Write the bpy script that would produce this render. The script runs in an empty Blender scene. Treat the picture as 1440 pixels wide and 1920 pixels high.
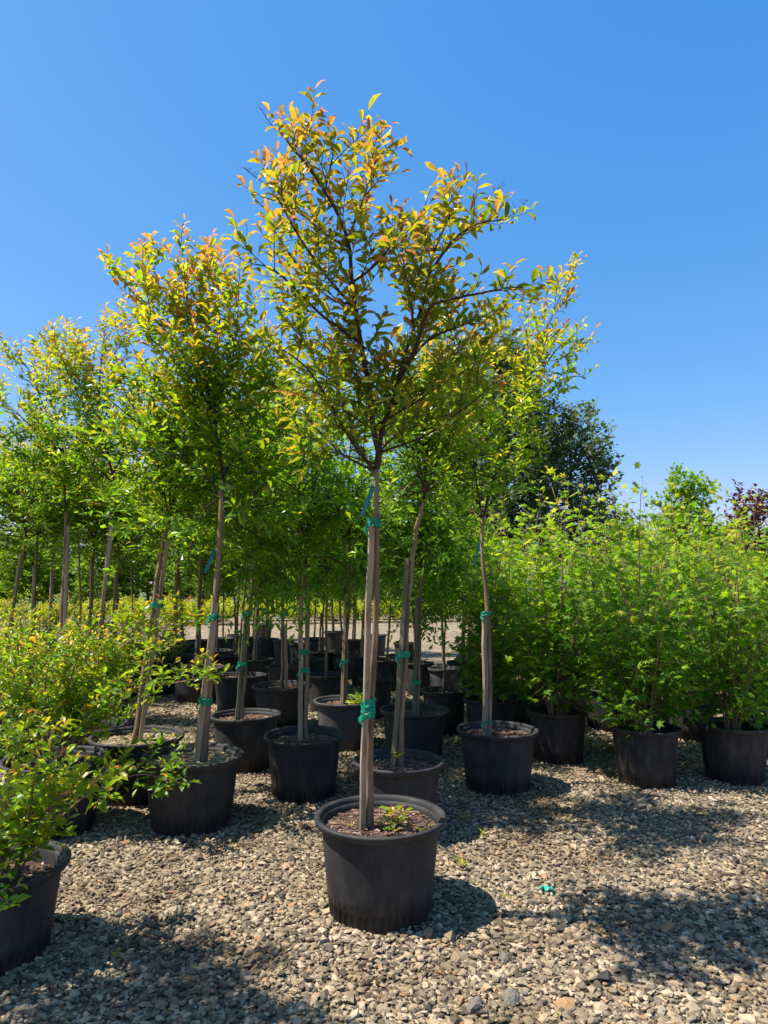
import bpy, math, random
import numpy as np
from mathutils import Vector

R = math.radians
sc = bpy.context.scene
col = sc.collection
rng = np.random.default_rng(7)

# ------------------------------------------------------------------ camera
F, HZ, CH = 1280.0, 1092.0, 1.46           # focal length in px (1440 wide), horizon row, camera height
PITCH = math.atan((HZ - 960) / F)
cam_d = bpy.data.cameras.new('camera')
cam_d.sensor_fit = 'HORIZONTAL'; cam_d.sensor_width = 36.0; cam_d.lens = 36.0 * F / 1440.0
cam_d.clip_start = 0.05; cam_d.clip_end = 3000
cam = bpy.data.objects.new('camera', cam_d); col.objects.link(cam)
cam.location = (0, 0, CH); cam.rotation_euler = (math.pi / 2 + PITCH, 0, 0)
sc.camera = cam

# ------------------------------------------------------------------ sky, sun, exposure
SUN_EL = R(60.0); SUN_DIR = Vector((-1.0, -0.12, 0)).normalized()      # horizontal direction towards the sun
w = bpy.data.worlds.new('World'); sc.world = w; w.use_nodes = True
nt = w.node_tree; nt.nodes.clear()
sky = nt.nodes.new('ShaderNodeTexSky'); sky.sky_type = 'NISHITA'; sky.sun_disc = False
sky.sun_elevation = SUN_EL; sky.sun_rotation = math.atan2(SUN_DIR.x, SUN_DIR.y)
sky.air_density = 1.0; sky.dust_density = 0.5; sky.ozone_density = 3.0; sky.altitude = 60
bg = nt.nodes.new('ShaderNodeBackground'); bg.inputs['Strength'].default_value = 0.1
wo = nt.nodes.new('ShaderNodeOutputWorld')
EXPO = 0.9
sp_ = nt.nodes.new('ShaderNodeSeparateXYZ'); cb_ = nt.nodes.new('ShaderNodeCombineXYZ'); nt.links.new(sky.outputs[0], sp_.inputs[0])
for ch, (pw, kk) in enumerate(((1.40, 1.88), (.705, 1.07), (.40, 1.24))):
    m1 = nt.nodes.new('ShaderNodeMath'); m1.operation = 'MULTIPLY'; m1.inputs[1].default_value = .115; nt.links.new(sp_.outputs[ch], m1.inputs[0])
    m2 = nt.nodes.new('ShaderNodeMath'); m2.operation = 'POWER'; m2.inputs[1].default_value = pw; nt.links.new(m1.outputs[0], m2.inputs[0])
    m3 = nt.nodes.new('ShaderNodeMath'); m3.operation = 'MULTIPLY'; m3.inputs[1].default_value = kk / (.1 * 2 ** EXPO); nt.links.new(m2.outputs[0], m3.inputs[0])
    nt.links.new(m3.outputs[0], cb_.inputs[ch])
nt.links.new(cb_.outputs[0], bg.inputs[0]); nt.links.new(bg.outputs[0], wo.inputs[0])
sun_d = bpy.data.lights.new('sun', 'SUN'); sun_d.energy = 5.0; sun_d.angle = R(0.53); sun_d.color = (1.0, 0.945, 0.86)
sun = bpy.data.objects.new('sun', sun_d); col.objects.link(sun)
to_sun = Vector((SUN_DIR.x * math.cos(SUN_EL), SUN_DIR.y * math.cos(SUN_EL), math.sin(SUN_EL)))
sun.rotation_euler = to_sun.to_track_quat('Z', 'Y').to_euler(); sun.location = (-6, 0, 10)
sc.view_settings.view_transform = 'Standard'; sc.view_settings.look = 'None'
sc.view_settings.exposure = EXPO; sc.view_settings.gamma = 1.0
sc.render.engine = 'CYCLES'
cy = sc.cycles
cy.max_bounces = 8; cy.diffuse_bounces = 5; cy.glossy_bounces = 2; cy.transmission_bounces = 6; cy.transparent_max_bounces = 4
cy.use_denoising = True; cy.caustics_reflective = False; cy.caustics_refractive = False
cy.sample_clamp_indirect = 4.0

# ------------------------------------------------------------------ picture <-> place
_c, _s = math.cos(PITCH), math.sin(PITCH)
def ray(x, y):
    u = (x - 720) / F; v = (960 - y) / F
    return np.array([u, _c - v * _s, _s + v * _c])
CAMP = np.array([0, 0, CH])
def at(x, y, Y):
    r = ray(x, y); return CAMP + r * (Y / r[1])
def atz(x, y, z):
    r = ray(x, y); return CAMP + r * ((z - CH) / r[2])

# ------------------------------------------------------------------ mesh helpers
def mesh_np(name, V, faces_flat, face_len, mat, colr=None, smooth=False):
    """V (n,3), faces_flat flat vertex index array, face_len int or array"""
    me = bpy.data.meshes.new(name)
    V = np.asarray(V, dtype=np.float32); idx = np.asarray(faces_flat, dtype=np.int32).ravel()
    if np.isscalar(face_len):
        nf = len(idx) // face_len; starts = np.arange(nf, dtype=np.int32) * face_len
    else:
        fl = np.asarray(face_len, dtype=np.int32); nf = len(fl); starts = np.concatenate([[0], np.cumsum(fl)[:-1]]).astype(np.int32)
    me.vertices.add(len(V)); me.vertices.foreach_set('co', V.ravel())
    me.loops.add(len(idx)); me.loops.foreach_set('vertex_index', idx)
    me.polygons.add(nf); me.polygons.foreach_set('loop_start', starts)
    if colr is not None:
        a = me.color_attributes.new('Col', 'FLOAT_COLOR', 'POINT')
        a.data.foreach_set('color', np.asarray(colr, dtype=np.float32).ravel())
    me.update(calc_edges=True)
    me.polygons.foreach_set('use_smooth', np.full(nf, smooth, dtype=bool))
    if mat: me.materials.append(mat)
    return me
def obj(name, me, parent=None, loc=(0, 0, 0), rz=0.0, scale=(1, 1, 1)):
    o = bpy.data.objects.new(name, me); col.objects.link(o)
    o.parent = parent; o.location = loc; o.rotation_euler = (0, 0, rz); o.scale = scale
    return o
def tag(o, label=None, cat=None, group=None, kind=None):
    if label: o['label'] = label
    if cat: o['category'] = cat
    if group: o['group'] = group
    if kind: o['kind'] = kind
    return o

def catmull(P, k=5):
    P = np.asarray(P, float)
    if len(P) < 3:
        t = np.linspace(0, 1, k + 1)[:, None]; return P[0] * (1 - t) + P[-1] * t
    Q = np.vstack([2 * P[0] - P[1], P, 2 * P[-1] - P[-2]]); out = []
    for i in range(1, len(Q) - 2):
        for t in np.linspace(0, 1, k, endpoint=False):
            a, b, c, d = Q[i - 1], Q[i], Q[i + 1], Q[i + 2]
            out.append(.5 * (2 * b + (c - a) * t + (2 * a - 5 * b + 4 * c - d) * t * t + (3 * b - a - 3 * c + d) * t ** 3))
    out.append(P[-1]); return np.array(out)

class Tubes:
    def __init__(s): s.V = []; s.I = []; s.n = 0
    def add(s, pts, r0, r1, sides=6, radii=None, wob=0.0):
        pts = np.asarray(pts, float); k = len(pts)
        T = np.gradient(pts, axis=0); T /= np.linalg.norm(T, axis=1, keepdims=True) + 1e-9
        up = np.array([0.31, 0.17, 0.93]) if abs(T[0] @ np.array([.31, .17, .93])) < .9 else np.array([0.9, 0.3, 0.1])
        A = np.cross(T, up); A /= np.linalg.norm(A, axis=1, keepdims=True) + 1e-9
        B = np.cross(T, A)
        rr = np.linspace(r0, r1, k) if radii is None else np.asarray(radii)
        th = np.arange(sides) * 2 * math.pi / sides
        ring = A[:, None, :] * np.cos(th)[None, :, None] + B[:, None, :] * np.sin(th)[None, :, None]
        rw = rr[:, None] * (1 + wob * rng.standard_normal((k, sides))) if wob else rr[:, None] * np.ones((1, sides))
        V = pts[:, None, :] + ring * rw[:, :, None]
        i = np.arange(k - 1)[:, None] * sides; j = np.arange(sides)[None, :]; j2 = (j + 1) % sides
        q = np.stack([i + j, i + j2, i + sides + j2, i + sides + j], -1).reshape(-1, 4)
        s.V.append(V.reshape(-1, 3)); s.I.append(q + s.n); s.n += k * sides
        # tip cap
        c = pts[-1][None]; s.V.append(c); e = s.n - sides
        cap = np.stack([e + np.arange(sides), e + (np.arange(sides) + 1) % sides, np.full(sides, s.n), np.full(sides, s.n)], -1)
        s.C = getattr(s, 'C', []); s.C.append(cap[:, :3]); s.n += 1
    def build(s, name, mat, smooth=True):
        q = np.vstack(s.I); c = np.vstack(s.C)
        flat = np.concatenate([q.ravel(), c.ravel()]); fl = np.concatenate([np.full(len(q), 4), np.full(len(c), 3)])
        return mesh_np(name, np.vstack(s.V), flat, fl, mat, smooth=smooth)

def lathe(name, prof, seg, mat, closed=False, rib=None, smooth=True):
    prof = np.asarray(prof, float); k = len(prof)
    th = np.arange(seg) * 2 * math.pi / seg
    r = np.repeat(prof[:, 0][:, None], seg, 1); z = np.repeat(prof[:, 1][:, None], seg, 1)
    if rib is not None: r = rib(r, z, np.arange(seg))
    V = np.stack([r * np.cos(th), r * np.sin(th), z], -1).reshape(-1, 3)
    n = k if closed else k - 1
    i = np.arange(n)[:, None]; j = np.arange(seg)[None, :]; i2 = (i + 1) % k; j2 = (j + 1) % seg
    q = np.stack([i * seg + j, i * seg + j2, i2 * seg + j2, i2 * seg + j], -1).reshape(-1, 4)
    return mesh_np(name, V, q, 4, mat, smooth=smooth)

def box_bar(name, a, b, wx, wy, mat, rot=0.3, wob=0.0015):
    """weathered square stake from a to b, chamfered"""
    a = np.asarray(a, float); b = np.asarray(b, float); n = 9
    sec = np.array([(-1, -.75), (-.75, -1), (.75, -1), (1, -.75), (1, .75), (.75, 1), (-.75, 1), (-1, .75)]) * np.array([wx / 2, wy / 2])
    cr, sr = math.cos(rot), math.sin(rot); sec = sec @ np.array([[cr, sr], [-sr, cr]])
    V = []
    for i, t in enumerate(np.linspace(0, 1, n)):
        p = a * (1 - t) + b * t + np.append(rng.normal(0, wob, 2), 0)
        V += [p + np.array([x, y, 0]) for x, y in sec]
    V = np.array(V); m = 8
    q = [(i * m + j, i * m + (j + 1) % m, (i + 1) * m + (j + 1) % m, (i + 1) * m + j) for i in range(n - 1) for j in range(m)]
    flat = np.concatenate([np.array(q).ravel(), np.arange((n - 1) * m, n * m)]); fl = [4] * len(q) + [m]
    return mesh_np(name, V, flat, fl, mat)

# ------------------------------------------------------------------ materials
def mat_new(name):
    m = bpy.data.materials.new(name); m.use_nodes = True; t = m.node_tree; t.nodes.clear()
    out = t.nodes.new('ShaderNodeOutputMaterial'); return m, t, out
def N(t, typ, **kw):
    n = t.nodes.new(typ)
    for k, v in kw.items():
        if k in n.inputs: n.inputs[k].default_value = v
        else: setattr(n, k, v)
    return n
def ramp(t, stops):
    r = t.nodes.new('ShaderNodeValToRGB'); e = r.color_ramp.elements
    while len(e) < len(stops): e.new(0.5)
    for el, (p, c) in zip(e, stops): el.position = p; el.color = (*c, 1)
    return r
def leaf_material(name, trans=0.5, rough=0.42, warm=(1.45, 1.3, 0.5), spec=0.35):
    m, t, out = mat_new(name)
    at_ = N(t, 'ShaderNodeAttribute', attribute_name='Col')
    geo = N(t, 'ShaderNodeNewGeometry'); tc = N(t, 'ShaderNodeTexCoord')
    nz = N(t, 'ShaderNodeTexNoise', Scale=60.0, Detail=2.0); t.links.new(tc.outputs['Object'], nz.inputs['Vector'])
    mr = N(t, 'ShaderNodeMapRange'); mr.inputs['To Min'].default_value = .8; mr.inputs['To Max'].default_value = 1.2
    t.links.new(nz.outputs[0], mr.inputs[0])
    mul = N(t, 'ShaderNodeVectorMath', operation='SCALE'); t.links.new(at_.outputs['Color'], mul.inputs[0]); t.links.new(mr.outputs[0], mul.inputs['Scale'])
    p = N(t, 'ShaderNodeBsdfPrincipled', Roughness=rough); p.inputs['Specular IOR Level'].default_value = spec
    t.links.new(mul.outputs[0], p.inputs['Base Color'])
    wm = N(t, 'ShaderNodeVectorMath', operation='MULTIPLY'); wm.inputs[1].default_value = warm
    t.links.new(mul.outputs[0], wm.inputs[0])
    tr = N(t, 'ShaderNodeBsdfTranslucent'); t.links.new(wm.outputs[0], tr.inputs['Color'])
    mx = N(t, 'ShaderNodeMixShader'); mx.inputs[0].default_value = trans
    t.links.new(p.outputs[0], mx.inputs[1]); t.links.new(tr.outputs[0], mx.inputs[2]); t.links.new(mx.outputs[0], out.inputs[0])
    return m
def noise_material(name, stops, scale=8.0, detail=6.0, rough=0.85, bump=0.3, bscale=None, stretch=(1, 1, 1), spec=0.3, coords='Object'):
    m, t, out = mat_new(name)
    tc = N(t, 'ShaderNodeTexCoord'); mp = N(t, 'ShaderNodeMapping'); mp.inputs['Scale'].default_value = stretch
    t.links.new(tc.outputs[coords], mp.inputs['Vector'])
    nz = N(t, 'ShaderNodeTexNoise', Scale=scale, Detail=detail, Roughness=.65); t.links.new(mp.outputs[0], nz.inputs['Vector'])
    rp = ramp(t, stops); t.links.new(nz.outputs[0], rp.inputs[0])
    p = N(t, 'ShaderNodeBsdfPrincipled', Roughness=rough); p.inputs['Specular IOR Level'].default_value = spec
    t.links.new(rp.outputs[0], p.inputs['Base Color'])
    if bump:
        n2 = N(t, 'ShaderNodeTexNoise', Scale=bscale or scale * 3, Detail=5.0); t.links.new(mp.outputs[0], n2.inputs['Vector'])
        b = N(t, 'ShaderNodeBump', Strength=bump, Distance=0.01); t.links.new(n2.outputs[0], b.inputs['Height']); t.links.new(b.outputs[0], p.inputs['Normal'])
    t.links.new(p.outputs[0], out.inputs[0]); return m

M = {}
M['leaf'] = leaf_material('leaf_glossy', 0.6, .34, spec=.5)
M['maple'] = leaf_material('leaf_maple', 0.6, 0.5, spec=.3)
M['farleaf'] = leaf_material('leaf_far', 0.42, 0.6, spec=.2)
M['bark'] = noise_material('bark', [(.3, (.085, .055, .036)), (.55, (.23, .15, .095)), (.75, (.4, .28, .18))], 14, 8, .9, .5, stretch=(1, 1, .25))
M['twig'] = noise_material('twig', [(.3, (.028, .016, .012)), (.7, (.075, .04, .026))], 30, 3, .75, 0)
M['stem'] = noise_material('stem', [(.3, (.13, .075, .045)), (.7, (.3, .18, .1))], 25, 3, .75, 0)
M['stake'] = noise_material('stake_wood', [(.28, (.12, .085, .055)), (.5, (.31, .23, .15)), (.72, (.46, .36, .245))], 16, 8, .92, .45, stretch=(2.2, 2.2, .12))
M['stake_g'] = noise_material('stake_wood_mossy', [(.28, (.06, .055, .035)), (.5, (.15, .14, .085)), (.72, (.25, .22, .14))], 16, 8, .92, .45, stretch=(2.2, 2.2, .12))
M['soil'] = noise_material('potting_soil', [(.3, (.03, .019, .013)), (.55, (.085, .05, .034)), (.75, (.17, .105, .07))], 45, 6, .95, .8, 90)
M['dirt'] = noise_material('dry_soil', [(.3, (.13, .095, .055)), (.55, (.26, .2, .115)), (.75, (.4, .33, .2))], 45, 6, .95, .8, 90)

def plastic(name, base, dust, amount, rough=.42):
    m, t, out = mat_new(name)
    tc = N(t, 'ShaderNodeTexCoord'); oi = N(t, 'ShaderNodeObjectInfo')
    ad = N(t, 'ShaderNodeVectorMath', operation='ADD')
    sv = N(t, 'ShaderNodeVectorMath', operation='SCALE'); sv.inputs[0].default_value = (7, 11, 5); t.links.new(oi.outputs['Random'], sv.inputs['Scale'])
    t.links.new(tc.outputs['Object'], ad.inputs[0]); t.links.new(sv.outputs[0], ad.inputs[1])
    mp = N(t, 'ShaderNodeMapping'); mp.inputs['Scale'].default_value = (1, 1, .4); t.links.new(ad.outputs[0], mp.inputs['Vector'])
    n1 = N(t, 'ShaderNodeTexNoise', Scale=9.0, Detail=7.0, Roughness=.7); t.links.new(mp.outputs[0], n1.inputs['Vector'])
    n3 = N(t, 'ShaderNodeTexNoise', Scale=90.0, Detail=4.0); t.links.new(mp.outputs[0], n3.inputs['Vector'])
    mr = N(t, 'ShaderNodeMapRange'); mr.inputs[1].default_value = .42; mr.inputs[2].default_value = .78; mr.inputs[4].default_value = amount
    t.links.new(n1.outputs[0], mr.inputs[0])
    mx = N(t, 'ShaderNodeMix', data_type='RGBA'); mx.inputs[6].default_value = (*base, 1); mx.inputs[7].default_value = (*dust, 1)
    t.links.new(mr.outputs[0], mx.inputs[0])
    p = N(t, 'ShaderNodeBsdfPrincipled'); p.inputs['Specular IOR Level'].default_value = .3; t.links.new(mx.outputs[2], p.inputs['Base Color'])
    rr = N(t, 'ShaderNodeMapRange'); rr.inputs[3].default_value = rough; rr.inputs[4].default_value = rough + .35
    t.links.new(n1.outputs[0], rr.inputs[0]); t.links.new(rr.outputs[0], p.inputs['Roughness'])
    b = N(t, 'ShaderNodeBump', Strength=.12, Distance=.004); t.links.new(n3.outputs[0], b.inputs['Height']); t.links.new(b.outputs[0], p.inputs['Normal'])
    t.links.new(p.outputs[0], out.inputs[0]); return m
M['pot'] = plastic('pot_black', (.02, .02, .0205), (.095, .086, .072), .6, .5)
M['pot_dusty'] = plastic('pot_dusty', (.018, .017, .017), (.13, .1, .075), .6, .55)
M['pot_grey'] = plastic('pot_grey', (.045, .045, .047), (.14, .13, .115), .6, .5)
def simple(name, c, rough=.5, trans=0.0):
    m, t, out = mat_new(name)
    tc = N(t, 'ShaderNodeTexCoord'); nz = N(t, 'ShaderNodeTexNoise', Scale=50.0, Detail=3.0); t.links.new(tc.outputs['Object'], nz.inputs['Vector'])
    rp = ramp(t, [(.3, tuple(x * .75 for x in c)), (.7, tuple(min(1, x * 1.2) for x in c))]); t.links.new(nz.outputs[0], rp.inputs[0])
    p = N(t, 'ShaderNodeBsdfPrincipled', Roughness=rough); t.links.new(rp.outputs[0], p.inputs['Base Color'])
    if trans:
        tr = N(t, 'ShaderNodeBsdfTranslucent'); t.links.new(rp.outputs[0], tr.inputs[0]); mx = N(t, 'ShaderNodeMixShader'); mx.inputs[0].default_value = trans
        t.links.new(p.outputs[0], mx.inputs[1]); t.links.new(tr.outputs[0], mx.inputs[2]); t.links.new(mx.outputs[0], out.inputs[0])
    else: t.links.new(p.outputs[0], out.inputs[0])
    return m
M['tape'] = simple('green_tape', (.003, .26, .14), .35, .25)
M['ribbon'] = simple('teal_ribbon', (.005, .26, .32), .4, .4)
M['hose'] = simple('irrigation_tube', (.32, .28, .2), .5)

# gravel stones: colour per stone
def gravel_material():
    m, t, out = mat_new('gravel_stone')
    g = N(t, 'ShaderNodeNewGeometry')
    rp = ramp(t, [(0, (.06, .05, .037)), (.22, (.14, .113, .075)), (.5, (.24, .19, .12)), (.75, (.33, .262, .168)), (.92, (.45, .365, .25)), (.97, (.36, .2, .09)), (1, (.2, .178, .15))])
    t.links.new(g.outputs['Random Per Island'], rp.inputs[0])
    tc = N(t, 'ShaderNodeTexCoord'); nz = N(t, 'ShaderNodeTexNoise', Scale=110.0, Detail=4.0); t.links.new(tc.outputs['Object'], nz.inputs['Vector'])
    mr = N(t, 'ShaderNodeMapRange'); mr.inputs[3].default_value = .72; mr.inputs[4].default_value = 1.25; t.links.new(nz.outputs[0], mr.inputs[0])
    mu = N(t, 'ShaderNodeVectorMath', operation='SCALE'); t.links.new(rp.outputs[0], mu.inputs[0]); t.links.new(mr.outputs[0], mu.inputs['Scale'])
    n2 = N(t, 'ShaderNodeTexNoise', Scale=1.6, Detail=5.0, Roughness=.6); t.links.new(tc.outputs['Object'], n2.inputs['Vector'])
    r2 = ramp(t, [(.36, (.62, .55, .46)), (.5, (1, .98, .95)), (.66, (1.0, 1.0, 1.0))]); t.links.new(n2.outputs[0], r2.inputs[0])
    m2 = N(t, 'ShaderNodeVectorMath', operation='MULTIPLY'); t.links.new(mu.outputs[0], m2.inputs[0]); t.links.new(r2.outputs[0], m2.inputs[1]); mu = m2
    p = N(t, 'ShaderNodeBsdfPrincipled', Roughness=.85); p.inputs['Specular IOR Level'].default_value = .25
    t.links.new(mu.outputs[0], p.inputs['Base Color']); t.links.new(p.outputs[0], out.inputs[0]); return m
M['gravel'] = gravel_material()
def ground_material():
    m, t, out = mat_new('gravel_ground')
    tc = N(t, 'ShaderNodeTexCoord')
    vo = N(t, 'ShaderNodeTexVoronoi', Scale=30.0); t.links.new(tc.outputs['Object'], vo.inputs['Vector'])
    nz = N(t, 'ShaderNodeTexNoise', Scale=1.3, Detail=6.0); t.links.new(tc.outputs['Object'], nz.inputs['Vector'])
    sp = N(t, 'ShaderNodeSeparateColor'); t.links.new(vo.outputs['Color'], sp.inputs[0])
    rp = ramp(t, [(0, (.11, .086, .055)), (.5, (.24, .186, .116)), (1, (.36, .28, .18))]); t.links.new(sp.outputs[0], rp.inputs[0])
    mr = N(t, 'ShaderNodeMapRange'); mr.inputs[1].default_value = .3; mr.inputs[2].default_value = .7; mr.inputs[3].default_value = .75; mr.inputs[4].default_value = 1.15
    t.links.new(nz.outputs[0], mr.inputs[0])
    mu = N(t, 'ShaderNodeVectorMath', operation='SCALE'); t.links.new(rp.outputs[0], mu.inputs[0]); t.links.new(mr.outputs[0], mu.inputs['Scale'])
    p = N(t, 'ShaderNodeBsdfPrincipled', Roughness=.95); p.inputs['Specular IOR Level'].default_value = .2
    b = N(t, 'ShaderNodeBump', Strength=.9, Distance=.02); b.invert = True; t.links.new(vo.outputs['Distance'], b.inputs['Height']); t.links.new(b.outputs[0], p.inputs['Normal'])
    t.links.new(mu.outputs[0], p.inputs['Base Color']); t.links.new(p.outputs[0], out.inputs[0]); return m
M['ground'] = ground_material()
M['grass'] = noise_material('grass_field', [(.3, (.05, .085, .015)), (.7, (.11, .15, .03))], .6, 8, .95, .5, 20)

# ------------------------------------------------------------------ ground
def grid_sheet(name, x0, x1, y0, y1, nx, ny, z, mat, amp=0.0):
    X, Y = np.meshgrid(np.linspace(x0, x1, nx), np.linspace(y0, y1, ny))
    Z = z + amp * (np.sin(X * 1.7 + Y * .9) * np.cos(Y * 1.3 - X * .4))
    V = np.stack([X, Y, Z], -1).reshape(-1, 3); i = np.arange(ny - 1)[:, None] * nx; j = np.arange(nx - 1)[None]
    q = np.stack([i + j, i + j + 1, i + nx + j + 1, i + nx + j], -1).reshape(-1, 4)
    return mesh_np(name, V, q, 4, mat)
o = obj('ground', grid_sheet('ground', -1500, 1500, -1500, 1500, 3, 3, -0.02, M['grass'])); tag(o, 'green field beyond the gravel nursery yard', 'ground', kind='structure')
o = obj('gravel_yard', grid_sheet('gravel_yard', -40, 40, -6, 33, 161, 79, 0.0, M['ground'])); tag(o, 'packed tan gravel surface of the nursery yard', 'ground', kind='structure')

def ico():
    p = (1 + 5 ** .5) / 2
    v = np.array([(-1, p, 0), (1, p, 0), (-1, -p, 0), (1, -p, 0), (0, -1, p), (0, 1, p), (0, -1, -p), (0, 1, -p), (p, 0, -1), (p, 0, 1), (-p, 0, -1), (-p, 0, 1)]) / math.hypot(1, p)
    f = np.array([(0, 11, 5), (0, 5, 1), (0, 1, 7), (0, 7, 10), (0, 10, 11), (1, 5, 9), (5, 11, 4), (11, 10, 2), (10, 7, 6), (7, 1, 8), (3, 9, 4), (3, 4, 2), (3, 2, 6), (3, 6, 8), (3, 8, 9), (4, 9, 5), (2, 4, 11), (6, 2, 10), (8, 6, 7), (9, 8, 1)])
    return v, f
def octa():
    v = np.array([(1, 0, 0), (-1, 0, 0), (0, 1, 0), (0, -1, 0), (0, 0, 1), (0, 0, -1)], float)
    f = np.array([(4, 0, 2), (4, 2, 1), (4, 1, 3), (4, 3, 0), (5, 2, 0), (5, 1, 2), (5, 3, 1), (5, 0, 3)]); return v, f
def stones(P, rad, base, flat=.62):
    v, f = base; n = len(P); k = len(v)
    bank = v[None] * (1 + .30 * rng.uniform(-1, 1, (60, k, 1))) + .12 * rng.standard_normal((60, k, 3))
    S = bank[rng.integers(0, 60, n)] * np.stack([rng.uniform(.95, 1.5, n), rng.uniform(.7, 1.05, n), rng.uniform(.38, .7, n)], -1)[:, None, :]
    # random rotation: tilt small + spin
    a = rng.uniform(0, 2 * math.pi, n); tx = rng.normal(0, .45, n)
    ca, sa, ct, st = np.cos(a), np.sin(a), np.cos(tx), np.sin(tx)
    x, y, z = S[..., 0], S[..., 1], S[..., 2]
    y, z = y * ct[:, None] - z * st[:, None], y * st[:, None] + z * ct[:, None]
    x, y = x * ca[:, None] - y * sa[:, None], x * sa[:, None] + y * ca[:, None]
    V = np.stack([x, y, z], -1) * rad[:, None, None] + P[:, None, :]
    I = f[None] + (np.arange(n) * k)[:, None, None]
    return V.reshape(-1, 3), I.reshape(-1, 3)
def wedge(d0, d1, dens, margin=.7):
    A = (d1 - d0) * (1.2 * d1 + 2 * margin); n = int(A * dens)
    y = rng.uniform(d0, d1, n); x = rng.uniform(-1, 1, n) * (.6 * d1 + margin)
    k = np.abs(x) < .6 * y + margin; return x[k], y[k]
def gravel_layer(d0, d1, dens, r0, r1, base, zb, zs):
    x, y = wedge(d0, d1, dens); n = len(x)
    r = np.clip(r0 * 1.35 * np.exp(rng.normal(0, .38, n)), r0 * .6, r1)
    P = np.stack([x, y, zb + rng.uniform(0, zs, n)], -1); return stones(P, r, base)
parts = [gravel_layer(1.55, 3.4, 4700, .0066, .03, ico(), .0, .0125), gravel_layer(3.4, 7.2, 3000, .0076, .027, octa(), .0005, .012), gravel_layer(7.2, 12.5, 520, .012, .026, octa(), .001, .01)]
Vs, Is, n0 = [], [], 0
for v_, i_ in parts: Vs.append(v_); Is.append(i_ + n0); n0 += len(v_)
o = obj('gravel', mesh_np('gravel', np.vstack(Vs), np.vstack(Is), 3, M['gravel'])); tag(o, 'loose crushed tan and grey gravel covering the yard', 'gravel', kind='stuff')

# ------------------------------------------------------------------ leaves
LEAF8 = (np.array([(0, 0, 0), (.33, 0, -.01), (.68, 0, -.01), (1, 0, -.17), (.33, .15, .075), (.68, .175, .05), (.33, -.15, .075), (.68, -.175, .05)]),
         np.array([(0, 1, 4), (1, 5, 4), (1, 2, 5), (2, 3, 5), (0, 6, 1), (1, 6, 7), (1, 7, 2), (2, 7, 3)]))
LEAF4 = (np.array([(0, 0, 0), (.55, 0, -.015), (1, 0, -.1), (.52, .19, .05), (.52, -.19, .05)]), np.array([(0, 1, 3), (1, 2, 3), (0, 4, 1), (1, 4, 2)]))
NARROW = (np.array([(0, 0, 0), (.5, 0, -.02), (1, 0, -.2), (.45, .155, .04), (.45, -.155, .04)]), LEAF4[1])
def _maple():
    out = [(0, .58), (24, .27), (50, .55), (76, .24), (108, .42), (150, .2), (180, .36), (-150, .2), (-108, .42), (-76, .24), (-50, .55), (-24, .27)]
    c = np.array([(.42, 0, .02)]); p = np.array([(.42 + r * math.cos(R(a)), r * math.sin(R(a)), -.35 * r * r + (.02 if i % 2 else 0)) for i, (a, r) in enumerate(out)])
    n = len(out); return np.vstack([c, p]), np.array([(0, 1 + i, 1 + (i + 1) % n) for i in range(n)])
MAPLE = _maple()
def norm(a): return a / (np.linalg.norm(a, axis=-1, keepdims=True) + 1e-9)
def leaf_verts(L, base):
    """L: dict P,D,N,len arrays -> verts (n,k,3)"""
    v = base[0]; D = norm(L['D']); S = norm(np.cross(L['N'], D)); Nn = np.cross(D, S)
    return L['P'][:, None] + L['len'][:, None, None] * (v[None, :, 0:1] * D[:, None] + v[None, :, 1:2] * S[:, None] * L['wid'][:, None, None] + v[None, :, 2:3] * Nn[:, None] * L['curl'][:, None, None])
def leaf_mesh(name, L, base, mat):
    V = leaf_verts(L, base); n, k = V.shape[:2]
    I = base[1][None] + (np.arange(n) * k)[:, None, None]
    C = np.repeat(np.concatenate([L['col'], np.ones((n, 1))], 1)[:, None], k, 1)
    return mesh_np(name, V.reshape(-1, 3), I.reshape(-1), 3, mat, C.reshape(-1, 4), smooth=False)
def sub(L, m): return {k: v[m] for k, v in L.items()}
PAL = {
 'myrtle': [(0, (.075, .195, .012)), (.3, (.15, .315, .014)), (.55, (.28, .395, .018)), (.75, (.45, .38, .026)), (.9, (.56, .28, .055)), (1, (.57, .21, .1))],
 'olive':  [(0, (.08, .17, .012)), (.3, (.16, .26, .016)), (.55, (.28, .31, .026)), (.75, (.39, .29, .045)), (.9, (.43, .22, .075)), (1, (.41, .18, .115))],
 'green':  [(0, (.065, .19, .012)), (.4, (.14, .32, .016)), (.75, (.25, .4, .022)), (1, (.44, .42, .07))],
 'maple':  [(0, (.055, .17, .014)), (.4, (.13, .3, .019)), (.75, (.31, .45, .03)), (1, (.5, .42, .08))],
 'far':    [(0, (.09, .19, .014)), (.5, (.19, .33, .022)), (1, (.34, .42, .035))],
 'dark':   [(0, (.055, .095, .045)), (.6, (.13, .18, .085)), (1, (.26, .29, .15))],
 'plum':   [(0, (.04, .013, .017)), (.6, (.1, .03, .035)), (1, (.17, .07, .06))],
 'lime':   [(0, (.15, .23, .008)), (.5, (.32, .4, .014)), (1, (.45, .43, .02))],
}
def palette(a, name):
    st = PAL[name]; xs = [s[0] for s in st]; a = np.clip(a, 0, 1)
    c = np.stack([np.interp(a, xs, [s[1][k] for s in st]) for k in range(3)], -1)
    return c * rng.uniform(.75, 1.25, (len(a), 1))

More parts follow.
